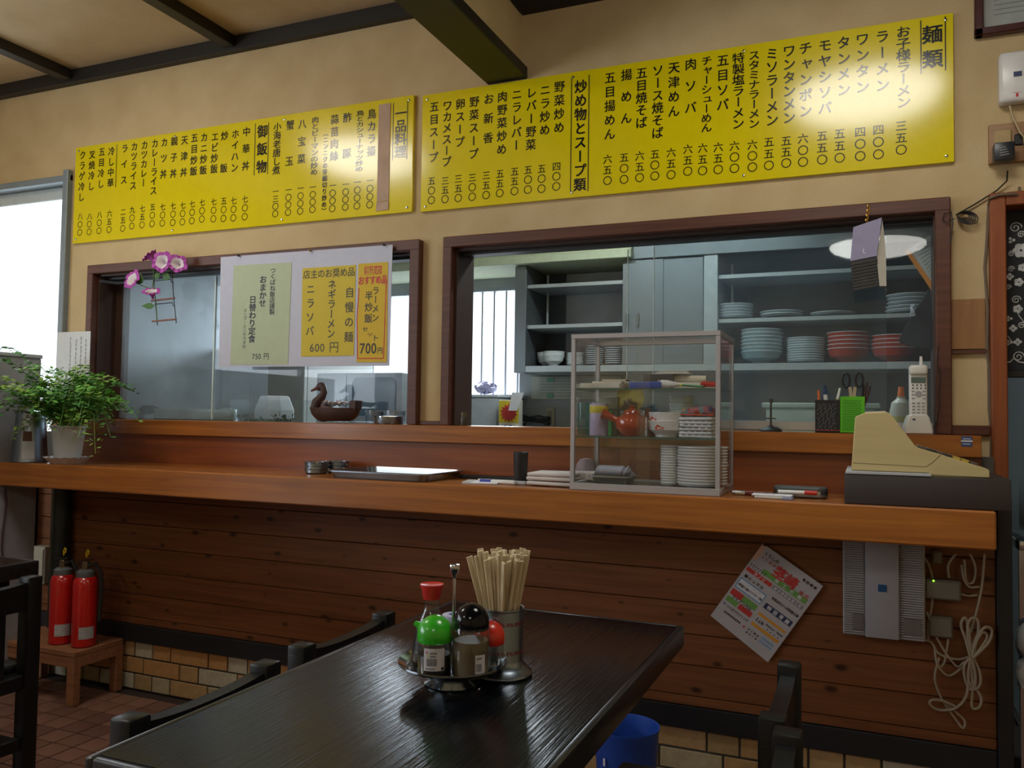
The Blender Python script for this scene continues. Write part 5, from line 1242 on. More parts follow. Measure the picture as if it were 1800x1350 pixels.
db().box(X0+.012, X1-.012, Y1-.005, Y1-.003, Z0+.02, Z1-.014).build('rear_pane', CASEG, dc)
ZT, ZM, ZB = 1.2412, 1.1012, Z0+.0145
def xx(px, py, Y): return at(px, py, Y=Y).x
YM = 2.44
def bk(name, label, cat, u0, u1, z0, h, Y0_, Y1_, m, bev=.002, pages=None, rz=0):
    x0, x1 = xx(1010+u0/6.43, 675, Y0_), xx(1010+u1/6.43, 675, Y0_); cx_, cy2 = (x0+x1)/2, (Y0_+Y1_)/2
    o = thing(name, label, cat, (cx_, cy2, z0), rz); hx, hy = (x1-x0)/2, (Y1_-Y0_)/2
    B().box(-hx, hx, -hy, hy, 0, h, bev, 2).build('body', m, o)
    if pages: B().box(-hx+.004, hx-.002, -hy-.0006, -hy+.002, h*.2, h*.8).build('page_edges', pages, o)
    return o
CRM = mat('cream_card', (.55, .50, .38), .6); WHB = mat('off_white_paper', (.55, .54, .48), .7)
bk('booklet', 'cream booklet lying at the left of the top glass shelf', 'booklet', 60, 510, ZT, .0155, 2.375, 2.47, CRM, .001, WHB)
bk('booklet', 'smaller cream booklet lying on the cream booklet of the top shelf', 'booklet', 195, 530, ZT+.016, .006, 2.40, 2.49, WHB, .001)
x0, x1 = xx(1058, 660, 2.44), xx(1110, 660, 2.44); o = thing('photo_mount', 'small empty cream mount lying flat on the booklets in the case' , 'mount', ((x0+x1)/2, 2.46, ZT+.0225))
hx = (x1-x0)/2
for x_, y_, w1_, h1_ in ((0, -.045, hx*2, .010), (0, .045, hx*2, .010), (-hx+.005, 0, .010, .1), (hx-.005, 0, .010, .1)): B().box(x_-w1_/2, x_+w1_/2, y_-h1_/2, y_+h1_/2, 0, .006, .001).build('frame_side', CRM, o)
bk('blue_box', 'flat blue box on the top glass shelf', 'box', 612, 975, ZT, .0195, 2.38, 2.45, mat('blue_carton', (.01, .05, .30), .4))
o = bk('black_box', 'black box with white letters behind the blue box on the top shelf', 'box', 775, 1110, ZT, .047, 2.47, 2.54, mat('black_carton', (.018, .016, .022), .4))
t = Txt((0, -.0355, 0)); t.hor('フリノル', -.002, .036, .024, .014, .012); t.build('lettering', PAPER, o)
o = thing('paper_roll', 'cream paper roll beside the black box on the top shelf', 'roll', (xx(1213, 660, 2.50), 2.50, ZT+.022))
B().rod((-.052, 0, .012), (.048, 0, .010), .0125, 16, .010).build('roll', CRM, o)
o = bk('note_bundle', 'bundle of curled white slips on top of the black box', 'papers', 900, 1300, ZT+.0475, .003, 2.475, 2.53, WHB, .001)
for k in range(3):
    b = B(); b.box(-.05, .045, -.02, .02, .003+.0025*k, .0045+.0025*k)
    for v in b.bm.verts: v.co.z += .10*(v.co.x+.01*k)**2*8*.3; v.co.x += .004*k
    b.build('slip', WHB, o)
bk('card_pad', 'white card pad under the paper roll on the top shelf', 'pad', 1105, 1480, ZT, .0215, 2.475, 2.54, WHB, .002)
o = thing('feather_brush', 'white brush with a green handle in front on the top glass shelf', 'brush', (xx(1162, 672, 2.40), 2.40, ZT+.0125))
Mx = Matrix.Rotation(PI/2, 4, 'Y')
B().lathe([(0, 0), (.0125, 0), (.0135, .004), (.012, .02), (.006, .048), (.003, .055)], M=Mx, n=20).build('head', mat('white_bristle', (.6, .6, .6), .8, var=.1, scale=120), o)
B().rod((.05, 0, 0), (.062, 0, -.002), .0038, 10, .003).build('collar', mat('yellow_collar', (.6, .55, .05), .4), o)
B().rod((.060, 0, -.002), (.122, 0, -.007), .003, 10).build('handle', mat('green_handle', (.02, .20, .06), .4), o)
o = thing('red_stamp', 'red plastic stamp near the corner post on the top shelf', 'stamp', (xx(1247, 670, 2.46), 2.46, ZT))
B().rod((-.018, 0, .016), (.02, 0, .014), .0085, 14).ball((-.018, 0, .016), .0085, n=12).build('body', mat('red_plastic', (.55, .02, .02), .35), o); B().box(-.01, .02, -.012, .012, 0, .006, .001).build('base', WHITEP, o)
# middle shelf
x = xx(1053, 730, 2.42); o = thing('candy_jar', 'clear jar with lilac contents and a yellow band at the left of the middle shelf', 'jar', (x, 2.42, ZM))
B().lathe([(0, 0), (.026, 0), (.028, .003), (.028, .090), (.026, .096), (0, .096)], n=28).build('body', mat('lilac_contents', (.42, .38, .58), .35), o)
B().lathe([(.0283, .068), (.0287, .069), (.0287, .088), (.0283, .089)], n=28).build('band', mat('yellow_band', (.6, .5, .03), .5), o)
B().lathe([(.026, .094), (.0295, .095), (.0295, .101), (.026, .103), (0, .103)], n=28).build('lid', CLEAR, o)
x = xx(1072, 720, 2.50); o = thing('tea_canister', 'grey-green canister behind the clear jar on the middle shelf', 'canister', (x, 2.50, ZM))
B().box(-.030, .030, -.02, .02, 0, .080, .003, 2).build('body', mat('green_tin', (.06, .09, .05), .4), o)
B().box(-.031, .031, -.021, .021, .080, .118, .003, 2).build('lid', mat('grey_green_lid', (.25, .27, .20), .4), o)
B().box(-.012, .012, -.024, -.0205, .0, .075).build('green_label', mat('bright_green_label', (.02, .30, .08), .5), o)
x = xx(1110, 748, 2.405); o = thing('teapot', 'glossy red-brown clay teapot with a side handle on the middle shelf', 'teapot', (x, 2.41, ZM))
CLAY = mat('red_brown_clay', (.36, .045, .015), .18, var=.1, coat=.5)
B().lathe([(0, 0), (.022, 0), (.026, .003), (.046, .022), (.0505, .038), (.046, .054), (.030, .064), (.024, .066), (.024, .070), (0, .070)], n=36).build('body', CLAY, o)
B().lathe([(0, .068), (.027, .070), (.024, .076), (.010, .080), (.006, .084), (.009, .090), (0, .093)], n=24).build('lid', CLAY, o)
B().tube([(-.035, -.012, .045), (-.052, -.016, .052), (-.068, -.020, .060), (-.084, -.024, .066)], [.011, .010, .012, .0165], 16).build('handle', CLAY, o)
Mh = Matrix.Translation((-.0845, -.0242, .0662)) @ Vector((0, 0, 1)).rotation_difference(Vector((-.016, -.004, .006))).to_matrix().to_4x4()
B().cyl((0, 0, -.001), .012, .0016, M=Mh).build('handle_bore', mat('dark_bore', (.05, .01, .006), .6), o)
B().tube([(.02, .04, .04), (.03, .052, .052), (.036, .060, .066)], [.012, .009, .007], 12).build('spout', CLAY, o)
x = xx(1108, 712, 2.49); o = thing('hedgehog_figurine', 'spiky grey ornament behind the teapot', 'ornament', (x, 2.49, ZM))
B().lathe([(0, 0), (.03, 0), (.034, .012), (.034, .05), (.02, .06), (0, .06)], n=20).build('base', mat('dark_red_glaze', (.14, .015, .015), .35), o)
b = B(); rd = random.Random(3)
for k in range(90):
    a_ = rd.uniform(0, 2*PI); e = rd.uniform(-.1, 1.4); d = Vector((math.cos(a_)*math.cos(e), math.sin(a_)*math.cos(e), math.sin(e))); p = Vector((0, 0, .082)); b.rod(p+d*.018, p+d*.034, .0028, 5, .0006)
b.ball((0, 0, .082), .024, n=14); b.build('spines', mat('grey_spines', (.22, .19, .15), .7, var=.4, scale=60), o)
B().lathe([(0, 0), (.042, 0), (.044, .004), (0, .006)], (0, .03, 0), 20, Matrix.Translation((0, 0, .085)) @ Matrix.Rotation(PI/2, 4, 'X')).build('yellow_disc', mat('yellow_card_disc', (.6, .55, .15), .6), o)
x = xx(1140, 705, 2.50); o = thing('blue_tuft', 'blue feathery tuft between the ornament and the bowls', 'tuft', (x, 2.50, ZM))
b = B()
for k in range(60):
    a_ = rd.uniform(-.6, .6); p = Vector((-.028, 0, .083)); d = Vector((math.cos(a_), rd.uniform(-.3, .3), math.sin(a_)*.55)); b.rod(p, p+d*rd.uniform(.035, .062), .0016, 4, .0006)
b.build('feathers', mat('blue_feather', (.02, .16, .26), .8), o)
B().lathe([(0, 0), (.02, 0), (.022, .04), (.010, .085), (0, .086)], n=16).build('vase', mat('dark_red_glaze', (.14, .015, .015), .35), o)
x = xx(1171.5, 750, 2.42)
def mkb():
    o = mk_plate('rice_bowl', '', 'bowl', .053, .046, mat('white_porcelain', (.68, .68, .68), .15, var=.02), 'g', .8, .58)
    p = [(-.03, .028), (-.022, .036), (-.010, .030), (-.002, .027), (-.006, .022), (-.028, .021)]
    b = B()
    for sx_, off_ in ((1, 0), (-1, .012)):
        pts = []
        for u, v in p:
            xx_ = sx_*(u+off_); r = .0486+(v-.0207)*.174+.0007; y_ = -math.sqrt(max(0, r*r-xx_*xx_)); pts.append((xx_, y_-.0006, v))
        if sx_ > 0: b._add(pts, [(0, 1, 2), (0, 2, 3), (0, 3, 4), (0, 4, 5)])
    b.build('red_motif', mat('red_motif', (.6, .06, .02), .4), o); return o
stack('rice', mkb, 2, x, 2.42, ZM, .024, '{} white rice bowl with red figures on the middle shelf', 'white bowls on the middle shelf', .001)
for o_ in SC.objects:
    if o_.name.startswith('rice_bowl'): o_.rotation_euler = (0, 0, .15 if o_.name == 'rice_bowl' else -.35)
x = xx(1228, 750, 2.43)
TW = mat('white_terry', (.60, .62, .64), .95, bump=.3, scale=150); TK = mat('dark_towel_hem', (.05, .06, .09), .9)
for k in range(6):
    o = thing('hand_towel', nth(k, 6)+' folded white towel with dark edging in the pile on the middle shelf', 'towel', (x, 2.43, ZM+.0098*k), group='folded towels in the display case')
    b = B(); b.box(-.048+rd.uniform(-.002, .002), .046, -.045, .05, 0, .0092, .0042, 3)
    for v in b.bm.verts: v.co.z += .0012*math.sin(v.co.x*90+k*2)
    b.build('cloth', TW, o)
    for q in range(5): 
        if k < 5: B().box(-.040+.018*q+.006*(k % 2), -.028+.018*q+.006*(k % 2), -.0456, -.0448, .0078, .0096).build('hem_stitch', TK, o)
o = thing('patterned_pouch', 'red and yellow patterned pouch lying on the towel pile', 'pouch', (x+.002, 2.43, ZM+.060))
b = B(); b.box(-.045, .046, -.04, .04, 0, .026, .010, 3)
for v in b.bm.verts: v.co.z *= 1+.25*math.sin(v.co.x*30+1)
PM, nt, bb, out = _new('patterned_fabric'); vo = nt.nodes.new('ShaderNodeTexVoronoi'); vo.inputs['Scale'].default_value = 70; tc = nt.nodes.new('ShaderNodeTexCoord'); nt.links.new(tc.outputs['Object'], vo.inputs[0])
cr_ = nt.nodes.new('ShaderNodeValToRGB'); cr_.color_ramp.interpolation = 'CONSTANT'
for i_, (pp_, cc_) in enumerate(((0, (.30, .03, .02, 1)), (.3, (.40, .22, .03, 1)), (.5, (.05, .05, .16, 1)), (.68, (.35, .10, .12, 1)), (.82, (.12, .18, .22, 1)))):
    e_ = cr_.color_ramp.elements[0] if i_ == 0 else cr_.color_ramp.elements.new(pp_); e_.position = pp_; e_.color = cc_
sp_x = nt.nodes.new('ShaderNodeSeparateColor'); nt.links.new(vo.outputs['Color'], sp_x.inputs[0]); nt.links.new(sp_x.outputs[0], cr_.inputs[0]); nt.links.new(cr_.outputs[0], bb.inputs['Base Color'])
b.build('fabric', PM, o); B().box(-.046, .047, -.0415, -.0405, .004, .007).build('zip', mat('red_motif', (.6, .06, .02), .4), o)
x = xx(1196, 700, 2.53); 
stack('cups', lambda: mk_plate('pale_bowl', '', 'bowl', .038, .034, mat('pale_green_glaze', (.50, .60, .56), .2), 'g', .8, .5), 5, x, 2.545, ZM, .022, '{} pale green bowl of the stack at the back of the middle shelf', 'pale green bowls at the back of the display case', .001)
x = xx(1150, 730, 2.37); o = thing('clear_tumbler', 'clear drinking glass in front of the teapot on the middle shelf', 'glass', (xx(1131, 740, 2.365), 2.368, ZM))
B().lathe([(0, 0), (.012, 0), (.0135, .058), (.0128, .058), (.0112, .002), (0, .002)], n=20).build('body', CLEAR, o)
o = thing('teal_glass', 'teal tinted drinking glass behind the corner post on the middle shelf', 'glass', (xx(1027, 740, 2.50), 2.50, ZM))
B().lathe([(0, 0), (.022, 0), (.024, .10), (.023, .10), (.020, .003), (0, .003)], n=20).build('body', glass('teal_glass_mat', (.45, .75, .75), .08, (.2, .5, .5)), o)
# bottom shelf
x0, x1 = xx(1038, 845, 2.37), xx(1110, 845, 2.37); c2 = ((x0+x1)/2, 2.41, ZB)
o = thing('spoon_tray', 'small steel tray holding a row of white soup spoons in the display case', 'tray', c2)
pan(c2[0]-.062, c2[0]+.058, 2.365, 2.455, .026, .012, .012, .005, STEEL, o, 'pan', c2)
def spoon(i):
    o = thing('soup_spoon', nth(i, 17)+' white soup spoon of the nested row in the small steel tray' if 0 else '', 'spoon', (0, 0, 0))
    b = B(); b.lathe([(0, 0), (.006, .0), (.012, .004), (.0155, .011), (.016, .0125), (.0145, .0125), (.011, .006), (0, .002)], n=18, sx=1, sy_=1.15); b.build('bowl', mat('shade_toned_melamine', (.28, .30, .40), .35), o); B().lathe([(.0140, .0118), (.0166, .0118), (.0166, .0136), (.0150, .0139)], n=18, sx=1, sy_=1.15).build('rim', mat('lilac_white_melamine', (.62, .65, .76), .35), o)  # bowl painted darker than its rim for the shade between nested spoons
    B().bar((0.004, .012, .010), (-.010, .050, -.004), .009, .0025).build('handle', mat('lilac_white_melamine', (.55, .58, .70), .35), o); return o
s0 = None
for i in range(17):
    xs_ = c2[0]-.036+i*.0049 if i < 16 else c2[0]+.052
    loc = (xs_, 2.395, ZB+.0365)
    lab = 'white soup spoon in the nested row on the small steel tray'
    if s0 is None: s0 = spoon(0); s0.location = loc; s0['group'] = 'white soup spoons in a row'; s0['label'] = lab; s0.rotation_euler = (0, -1.15, 0); 
    else: dup(s0, loc, label=lab, group='white soup spoons in a row', rot=(0, -1.15, 0))
o = thing('lilac_cup', 'upturned lilac cup on a white cloth behind the spoon tray', 'cup', (xx(1030, 830, 2.53), 2.53, ZB))
B().lathe([(.032, .03), (.033, .032), (.030, .050), (.018, .066), (0, .069)], n=24).build('dome', mat('lilac_plastic', (.40, .33, .42), .5), o)
b = B(); b.box(-.045, .05, -.06, .03, 0, .031, .010, 3)
b.jitter(.0015).build('cloth_pad', mat('white_cotton', (.60, .56, .54), .9), o)
WPL = mat('white_porcelain', (.68, .68, .68), .15, var=.02); WPB = mat('shade_toned_porcelain', (.45, .46, .46), .2, var=.02)  # second tone: white plate bodies darkened to paint the shade between stacked rims
stack('sd', lambda: mk_plate('sauce_dish', '', 'dish', .0265, .012, WPB, 'g', .88, .55, WPL), 15, xx(1177, 830, 2.44), 2.44, ZB, .0075, '{} small white dish of the narrow stack in the display case', 'small white dishes in the display case', .0008)
stack('dp', lambda: mk_plate('dinner_plate', '', 'plate', .072, .015, WPB, 'g', .88, .6, WPL), 13, xx(1234, 830, 2.435), 2.437, ZB, .0085, '{} white plate of the wide stack in the display case', 'white plates in the display case', .0012)
# ---------------------------------------------------------------- right of the case
o = thing('spectacle_case', 'oval grey metal spectacle case on the counter between display case and cash register', 'case', (-.165, 2.44, ZC), -.03)
def lens(z0, z1, s, m, nm):
    b = B(); P_ = rr(-.071, .071, -.03, .03, .026, 6)
    b.prism([(x*1, y*1) for x, y in P_], 'z', z0, z1, .0045); b.build(nm, m, o)
lens(0, .015, 1, mat('grey_metal_case', (.35, .36, .37), .3, .8), 'lower_shell'); lens(.0155, .030, 1, mat('dark_grey_lid', (.10, .11, .11), .4, .3), 'lid'); lens(.0146, .0160, 1.01, CHROME, 'rim')
o = thing('stapler_slips', 'white clipped slips beside the grey spectacle case at the counter edge', 'papers', (-.235, 2.365, ZC))
B().box(-.042, .038, -.022, .022, 0, .006, .002).build('slip', WHB, o); B().box(-.050, .055, -.018, .020, .006, .011, .002).build('slip', PAPER, o); B().box(.030, .058, -.03, 0, 0, .006, .001).build('blue_slip', mat('pale_blue_paper', (.25, .28, .42), .6), o)
pen('red_pen', 'dark red pen tucked under the white clipped slips', -.235, 2.405, ZC+.0, .11, PI-.12, mat('dark_red_pen', (.12, .01, .015), .35), CHROME, .006)
pen('white_pen', 'white pen with a red ring lying beside the spectacle case', -.22, 2.395, ZC+.0115, .10, .05, WHITEP, RED, .005)
# cash register
GRY = wood('cream_beige_register', (.52, .42, .20), (.55, .45, .22), .5, blotch=.03, bump=0)
c = (.13, 2.46, ZC)
cr_o = thing('cash_register', 'beige electronic cash register on a dark cash drawer at the counter end', 'cash register', c)
def rb(): return B(c)
rb().box(-.050, .322, 2.315, 2.585, ZC, 1.020, .004, 2).build('cash_drawer', mat('dark_brown_drawer', (.040, .032, .030), .5, bump=.1, scale=200), cr_o)
rb().box(-.047, .15, 2.313, 2.588, 1.020, 1.027, .001).build('paper_slip', mat('grey_white_slip', (.45, .47, .50), .6), cr_o)
prof = [(-.034, 1.028), (-.024, 1.166), (-.002, 1.176), (.050, 1.179), (.058, 1.176), (.118, 1.091), (.165, 1.077), (.276, 1.042), (.279, 1.038), (.279, 1.021), (.146, 1.019), (.145, 1.028)]
rb().prism(prof, 'y', 2.335, 2.560, .002).build('housing', GRY, cr_o)
b = rb(); GY2 = mat('seam_brown', (.12, .09, .04), .7)
def seam(a, d): b.bar((a[0], 2.3348, a[1]), (d[0], 2.3348, d[1]), .0006, .0011, (0, 0, 1))
for a, d in (((-.030, 1.047), (.140, 1.043)), ((.140, 1.043), (.156, 1.056)), ((.156, 1.056), (.172, 1.074)), ((-.018, 1.030), (-.018, 1.071)), ((.120, 1.024), (.279, 1.022))): seam(a, d)
b.build('seam', GY2, cr_o)
rb().prism([(-.001, 1.1755), (.049, 1.1788), (.047, 1.182), (.000, 1.179)], 'y', 2.345, 2.55).build('display_top', mat('pale_register_top', (.62, .58, .45), .4), cr_o)
kk = [mat('key_brown', (.10, .08, .06), .5), mat('key_dark', (.04, .035, .03), .5), mat('key_yellow', (.5, .35, .04), .5), mat('key_cream', (.45, .40, .28), .5)]
sl_ = math.atan2(1.042-1.077, .276-.165)
for i in range(7):
    for j in range(9):
        x = .135+i*.0185; y = 2.352+j*.023; z = 1.084-(x-.14)*.315 if x > .165 else 1.0905-(x-.118)*.3
        m = kk[2] if (j < 2 and i in (4, 5)) else kk[3] if j > 6 else kk[(i+j) % 2]
        if i == 0 and j == 0: pass
        M_ = Matrix.Translation((x, y, z+.002)) @ Matrix.Rotation(.30, 4, 'Y')
        rb().box(-.0075, .0075, -.0095, .0095, -.004, .005, .001, 1, M_).build('key', m, cr_o)
# pen cups on the ledge
def cup(name, label, p0, p1, Y, m, hole, seed):
    a, d = at(*p0, Y=Y-.03), at(*p1, Y=Y-.03); w_ = (d.x-a.x); h = a.z-1.12; c = ((a.x+d.x)/2, Y, 1.12)
    o = thing(name, label, 'pen cup', c); hw = w_/2
    for s in (-1, 1):
        B().box(-hw, hw, s*hw-(.0015 if s > 0 else 0), s*hw+(.0015 if s < 0 else 0), 0, h, 0).build('side', m, o); B().box(s*hw-(.0015 if s > 0 else 0), s*hw+(.0015 if s < 0 else 0), -hw+.0015, hw-.0015, 0, h, 0).build('side', m, o)
    B().box(-hw, hw, -hw, hw, 0, .002).build('base', m, o)
    b = B(); st = .0056; r_ = .0019
    ny = int((h-.016)/st); nx = int((w_-.012)/st)
    for j in range(ny):
        for i in range(nx):
            if seed == 1 and (i*7+j*3) % 5 in (1, 2): continue
            x = -hw+.007+i*st+(st/2 if j % 2 else 0); z = .010+j*st
            if x > hw-.005: continue
            pts = [(x+r_*math.cos(PI*k/3), -hw-.0004, z+r_*math.sin(PI*k/3)) for k in range(6)]; b._add(pts, [tuple(range(6))])
    b.build('perforation_pattern', hole, o); return o, c, h, hw
oB, cB, hB, wB = cup('pen_cup', 'square black perforated pen cup on the ledge', (1433, 703), (1476, 703), 2.645, mat('black_cup_plastic', (.012, .012, .014), .45), mat('cup_hole_light', (.14, .15, .16), .6), 1)
oG, cG, hG, wG = cup('pen_cup', 'square bright green perforated pen cup on the ledge', (1477, 697), (1520, 697), 2.645, mat('lime_green_plastic', (.10, .48, .01), .45), mat('cup_hole_dark', (.03, .14, .01), .7), 2)
B(cB).box(cB[0]-wB-.0005, cB[0]+wB+.0005, cB[1]-wB-.0008, cB[1]-wB, 1.127, 1.1285).build('red_band', RED, oB)
def stick(name, label, cat, base, tip, r, m, capm=None, frac=.75):
    o = thing(name, label, cat, base); v = Vector(tip)-Vector(base)
    B().rod((0, 0, 0), v*frac, r, 10).build('shaft', m, o); B().rod(v*frac, v, r*1.05, 10, r*.8).build('end', capm or m, o); return o
def up_(c, hw, dx, dy, tx, h): return (c[0]+dx, c[1]+dy, 1.1235), (c[0]+tx, c[1]+dy, 1.12+h)
stick('ballpoint_pen', 'clear pen with an orange end in the black cup', 'pen', *up_(cB, wB, -.020, -.01, -.026, .125), .0035, mat('clear_plastic_pen', (.5, .5, .5), .3), mat('orange_plastic', (.75, .16, .03), .4))
stick('marker_pen', 'white and dark blue marker in the black cup', 'pen', *up_(cB, wB, .004, 0, -.010, .140), .006, WHITEP, mat('dark_blue_plastic', (.02, .05, .12), .4), .8)
stick('ballpoint_pen', 'blue pen low in the black cup', 'pen', *up_(cB, wB, -.008, .01, -.014, .112), .004, mat('dark_blue_plastic', (.02, .05, .12), .4))
stick('ballpoint_pen', 'yellow pen leaning out of the black cup towards the green one', 'pen', *up_(cB, wB, .006, -.006, .034, .132), .004, mat('yellow_pen_plastic', (.5, .32, .03), .4), WHITEP)
c = (cG[0], cG[1], 1.1235)
o = thing('scissors', 'scissors with black handles standing in the green cup', 'scissors', c, -.1)
for s in (-1, 1):
    B().tube([(s*.014+s*.011*math.cos(t_)*.9+s*.004, 0, .152+.021*math.sin(t_)) for t_ in [2*PI*k/20 for k in range(21)]], .0033, 8, False).build('handle', BLK, o)
    B().bar((s*.007, s*.001, .132), (-s*.006, s*.001, .01), .009, .0015, (0, 1, 0)).build('blade', CHROME, o)
for dx, tx, h, m in ((.012, .040, .150, 0), (.008, .048, .138, 0), (.016, .030, .142, 1)):
    stick('pencil', ('dark brown pencil leaning out of the green cup behind the scissors', 'dark brown pencil leaning lowest out of the green cup', 'black pencil next to the scissors in the green cup')[(h, h) and [.150, .138, .142].index(h)], 'pencil', *up_(cG, wG, dx, .012, tx, h), .0036, mat('brown_pencil', (.05, .02, .015), .4) if m == 0 else BLK)
# telephone
c = (.137, 2.652, 1.12)
o = thing('cordless_phone', 'white cordless telephone standing in its charging base on the ledge', 'telephone', c, .06)
PHW = mat('cream_white_plastic', (.66, .64, .60), .35, var=.02)
B().prism([(-.037, 0), (.037, 0), (.035, .022), (.026, .052), (.020, .058), (-.020, .058), (-.026, .052), (-.035, .022)], 'y', -.035, .045, .004).build('charging_base', PHW, o)
B().box(-.0235, .0235, -.030, -.006, .020, .196, .007, 3).build('handset', PHW, o)
B().box(-.0235, .0235, -.040, -.020, .168, .197, .008, 3).build('earpiece', PHW, o)
B().rod((.009, -.015, .19), (.009, -.012, .222), .0055, 12, .0035).build('antenna', PHW, o)
B().box(-.019, .019, -.0315, -.0295, .146, .162).build('display', mat('lcd_green', (.10, .14, .12), .25), o)
kd = mat('phone_key_dark', (.06, .06, .07), .5); kg = mat('phone_key_grey', (.30, .30, .32), .5)
for i in range(4):
    for j in range(2): B().box(-.0165+i*.0105, -.0125+i*.0105, -.032, -.0295, .129+j*.009, .133+j*.009, .0006).build('key', kd, o)
for j in range(4):
    for i in range(3): B().box(-.0165+i*.0125, -.0095+i*.0125, -.032, -.0295, .060+j*.009, .064+j*.009, .0006).build('key', kg, o)
for x_ in (-.014, .014):
    for z_ in (.121, .111, .101): B().box(x_-.004, x_+.004, -.0318, -.0295, z_, z_+.003, .0005).build('key', kg, o)
B().lathe([(.0035, -.001), (.008, -.001), (.0085, .001), (.0035, .001)], (0, 0, 0), 20, Matrix.Translation((0, -.031, .115)) @ Matrix.Rotation(PI/2, 4, 'X')).build('ring_key', kg, o)
B().box(.007, .015, -.032, -.0295, .048, .053, .001).build('red_key', mat('red_key', (.6, .06, .02), .4), o)
B().box(-.016, -.009, -.0355, -.0345, .040, .045).build('badge', mat('navy_badge', (.03, .05, .12), .4), o)
q = [at(*p, Y=2.69) for p in ((1634, 752), (1642, 750), (1650, 715), (1648, 690), (1652, 660), (1645, 640), (1648, 610))]
B(c).tube([(p.x-0, 2.645, p.z) for p in q], .0016, 6).build('power_lead', BLK, o)
# glass jar by the jamb
x = at(816, 736, Y=2.70).x; o = thing('spice_jar', 'small dark spice jar by the left jamb of the large opening', 'jar', (x-.002, 2.70, 1.12))
B().lathe([(0, 0), (.012, 0), (.013, .003), (.013, .030), (.010, .036), (0, .036)], n=18).build('body', mat('dark_spice_glass', (.05, .045, .03), .3), o); B().cyl((0, 0, .036), .011, .012).build('cap', mat('olive_cap', (.10, .09, .05), .4), o)
# duck basket
c = (at(588, 742, Y=2.66).x, 2.662, 1.12)
o = thing('duck_basket', 'carved dark wooden duck-shaped basket on the ledge', 'basket', c)
DUCK = wood('carved_dark_wood', (.035, .014, .010), (.07, .028, .018), .55, grain=(3, 20, 20))
b = B(); b2 = bmesh.new(); bmesh.ops.create_uvsphere(b2, u_segments=32, v_segments=16, radius=1)
for v in b2.verts:
    x, y, z = v.co
    v.co = Vector((x*.112, y*.050*(1-.25*abs(x)), max(-.048, z*.062) if z < 0 else .002))
b.join(b2); M2 = Matrix.Translation((.0, 0, .056))
for v in b.bm.verts: v.co.z += .0565
b.build('bowl', DUCK, o)
b = B().lathe([(.97, 0), (1.03, .0), (1.03, .08), (.97, .08)], n=36)
for v in b.bm.verts: v.co = Vector((v.co.x*.111, v.co.y*.0495*(1-.2*abs(v.co.x)), .055+v.co.z*.05))
b.build('rim', DUCK, o)
B().tube([(-.090, 0, .050), (-.082, 0, .080), (-.062, 0, .100), (-.052, 0, .118), (-.058, 0, .136), (-.068, 0, .142)], [.022, .021, .016, .0125, .014, .013], 16).ball((-.066, 0, .139), .0185, (1.1, .8, .95), 18).build('neck', DUCK, o)
BEAK = wood('beak_wood', (.12, .05, .03), (.18, .08, .05), .5)
B().tube([(-.078, 0, .138), (-.092, 0, .131), (-.112, 0, .123)], [.0085, .0065, .0035], 12).build('beak', BEAK, o)
B().lathe([(.92, 0), (1, .0), (1, .12), (.92, .12)], n=28, M=Matrix.Translation((-.052, 0, .046)) @ Matrix.Rotation(PI/2, 4, 'X') @ Matrix.Scale(.042, 4)).build('hoop', BEAK, o)
b = B(); pts = [(.075, .05), (.078, .086), (.108, .088), (.106, .052)]; b.prism(pts, 'y', -.022, .022, .003); b.build('tail', DUCK, o)
cand = [mat('wrapper_%d' % i, c_, .25, .3, var=.5, scale=90) for i, c_ in enumerate(((.62, .64, .66), (.55, .50, .50), (.45, .52, .65), (.58, .35, .33)))]
rd = random.Random(9); cf = None
for k in range(22):
    x_, y_ = rd.uniform(-.040, .060), rd.uniform(-.030, .030); zz = .064+rd.uniform(0, .016)*(1-abs(x_)/.09)
    t_ = thing('candy', 'silver-wrapped candy heaped in the duck basket', 'candy', (c[0]+x_, c[1]+y_, c[2]+zz), rd.uniform(0, 6), group='wrapped candies in the duck basket')
    B().ball((0, 0, .006), .0085, (1.2, .8, .7), 8).jitter(.0012, rd).build('sweet', cand[k % 4], t_, smooth=False)
    b = B()
    for s in (-1, 1): b.quad((s*.009, 0, .006), (s*.018, -.006, .009), (s*.019, 0, .004), (s*.018, .006, .008))
    b.build('wrapper_twist', cand[k % 4], t_, smooth=False)
# ================================================================== ON THE FOREGROUND TABLE
TZ = .7008
c = (-.6445, 1.283, TZ)
o = thing('condiment_tray', 'round footed steel condiment tray with a tall centre handle on the foreground table', 'tray', c)
B().lathe([(.030, 0), (.047, 0), (.048, .002), (.034, .009), (.030, .016), (.060, .020), (.088, .033), (.0925, .036), (.0925, .039), (.089, .0375), (.060, .0235), (0, .021)], n=56).build('dish', CHROME, o)
B().cyl((0, .0, .021), .003, .172, n=12).build('rod', CHROME, o)
B().lathe([(.003, .176), (.004, .180), (.0085, .190), (.009, .1915), (.009, .197), (.0082, .199), (0, .200)], n=24).build('knob', CHROME, o)
TB = TZ+.0245
def place(px, py, Y): p = at(px, py, Y=Y); return (p.x, Y, TB)
BG = glass('bottle_glass', (.93, .96, .96), .02, (.5, .52, .5), refl=1.3)
SOY = mat('soy_sauce', (.012, .005, .003), .4); TAN = mat('vinegar', (.13, .085, .04), .5, var=.02)
def label_patch(par, r, a0, a1, z0, z1, m, name='label'):
    b = B(); n = 8
    for i in range(n):
        p, q = math.radians(a0+(a1-a0)*i/n), math.radians(a0+(a1-a0)*(i+1)/n)
        b.quad((r*math.cos(p), r*math.sin(p), z0), (r*math.cos(q), r*math.sin(q), z0), (r*math.cos(q), r*math.sin(q), z1), (r*math.cos(p), r*math.sin(p), z1))
    return b.build(name, m, par)
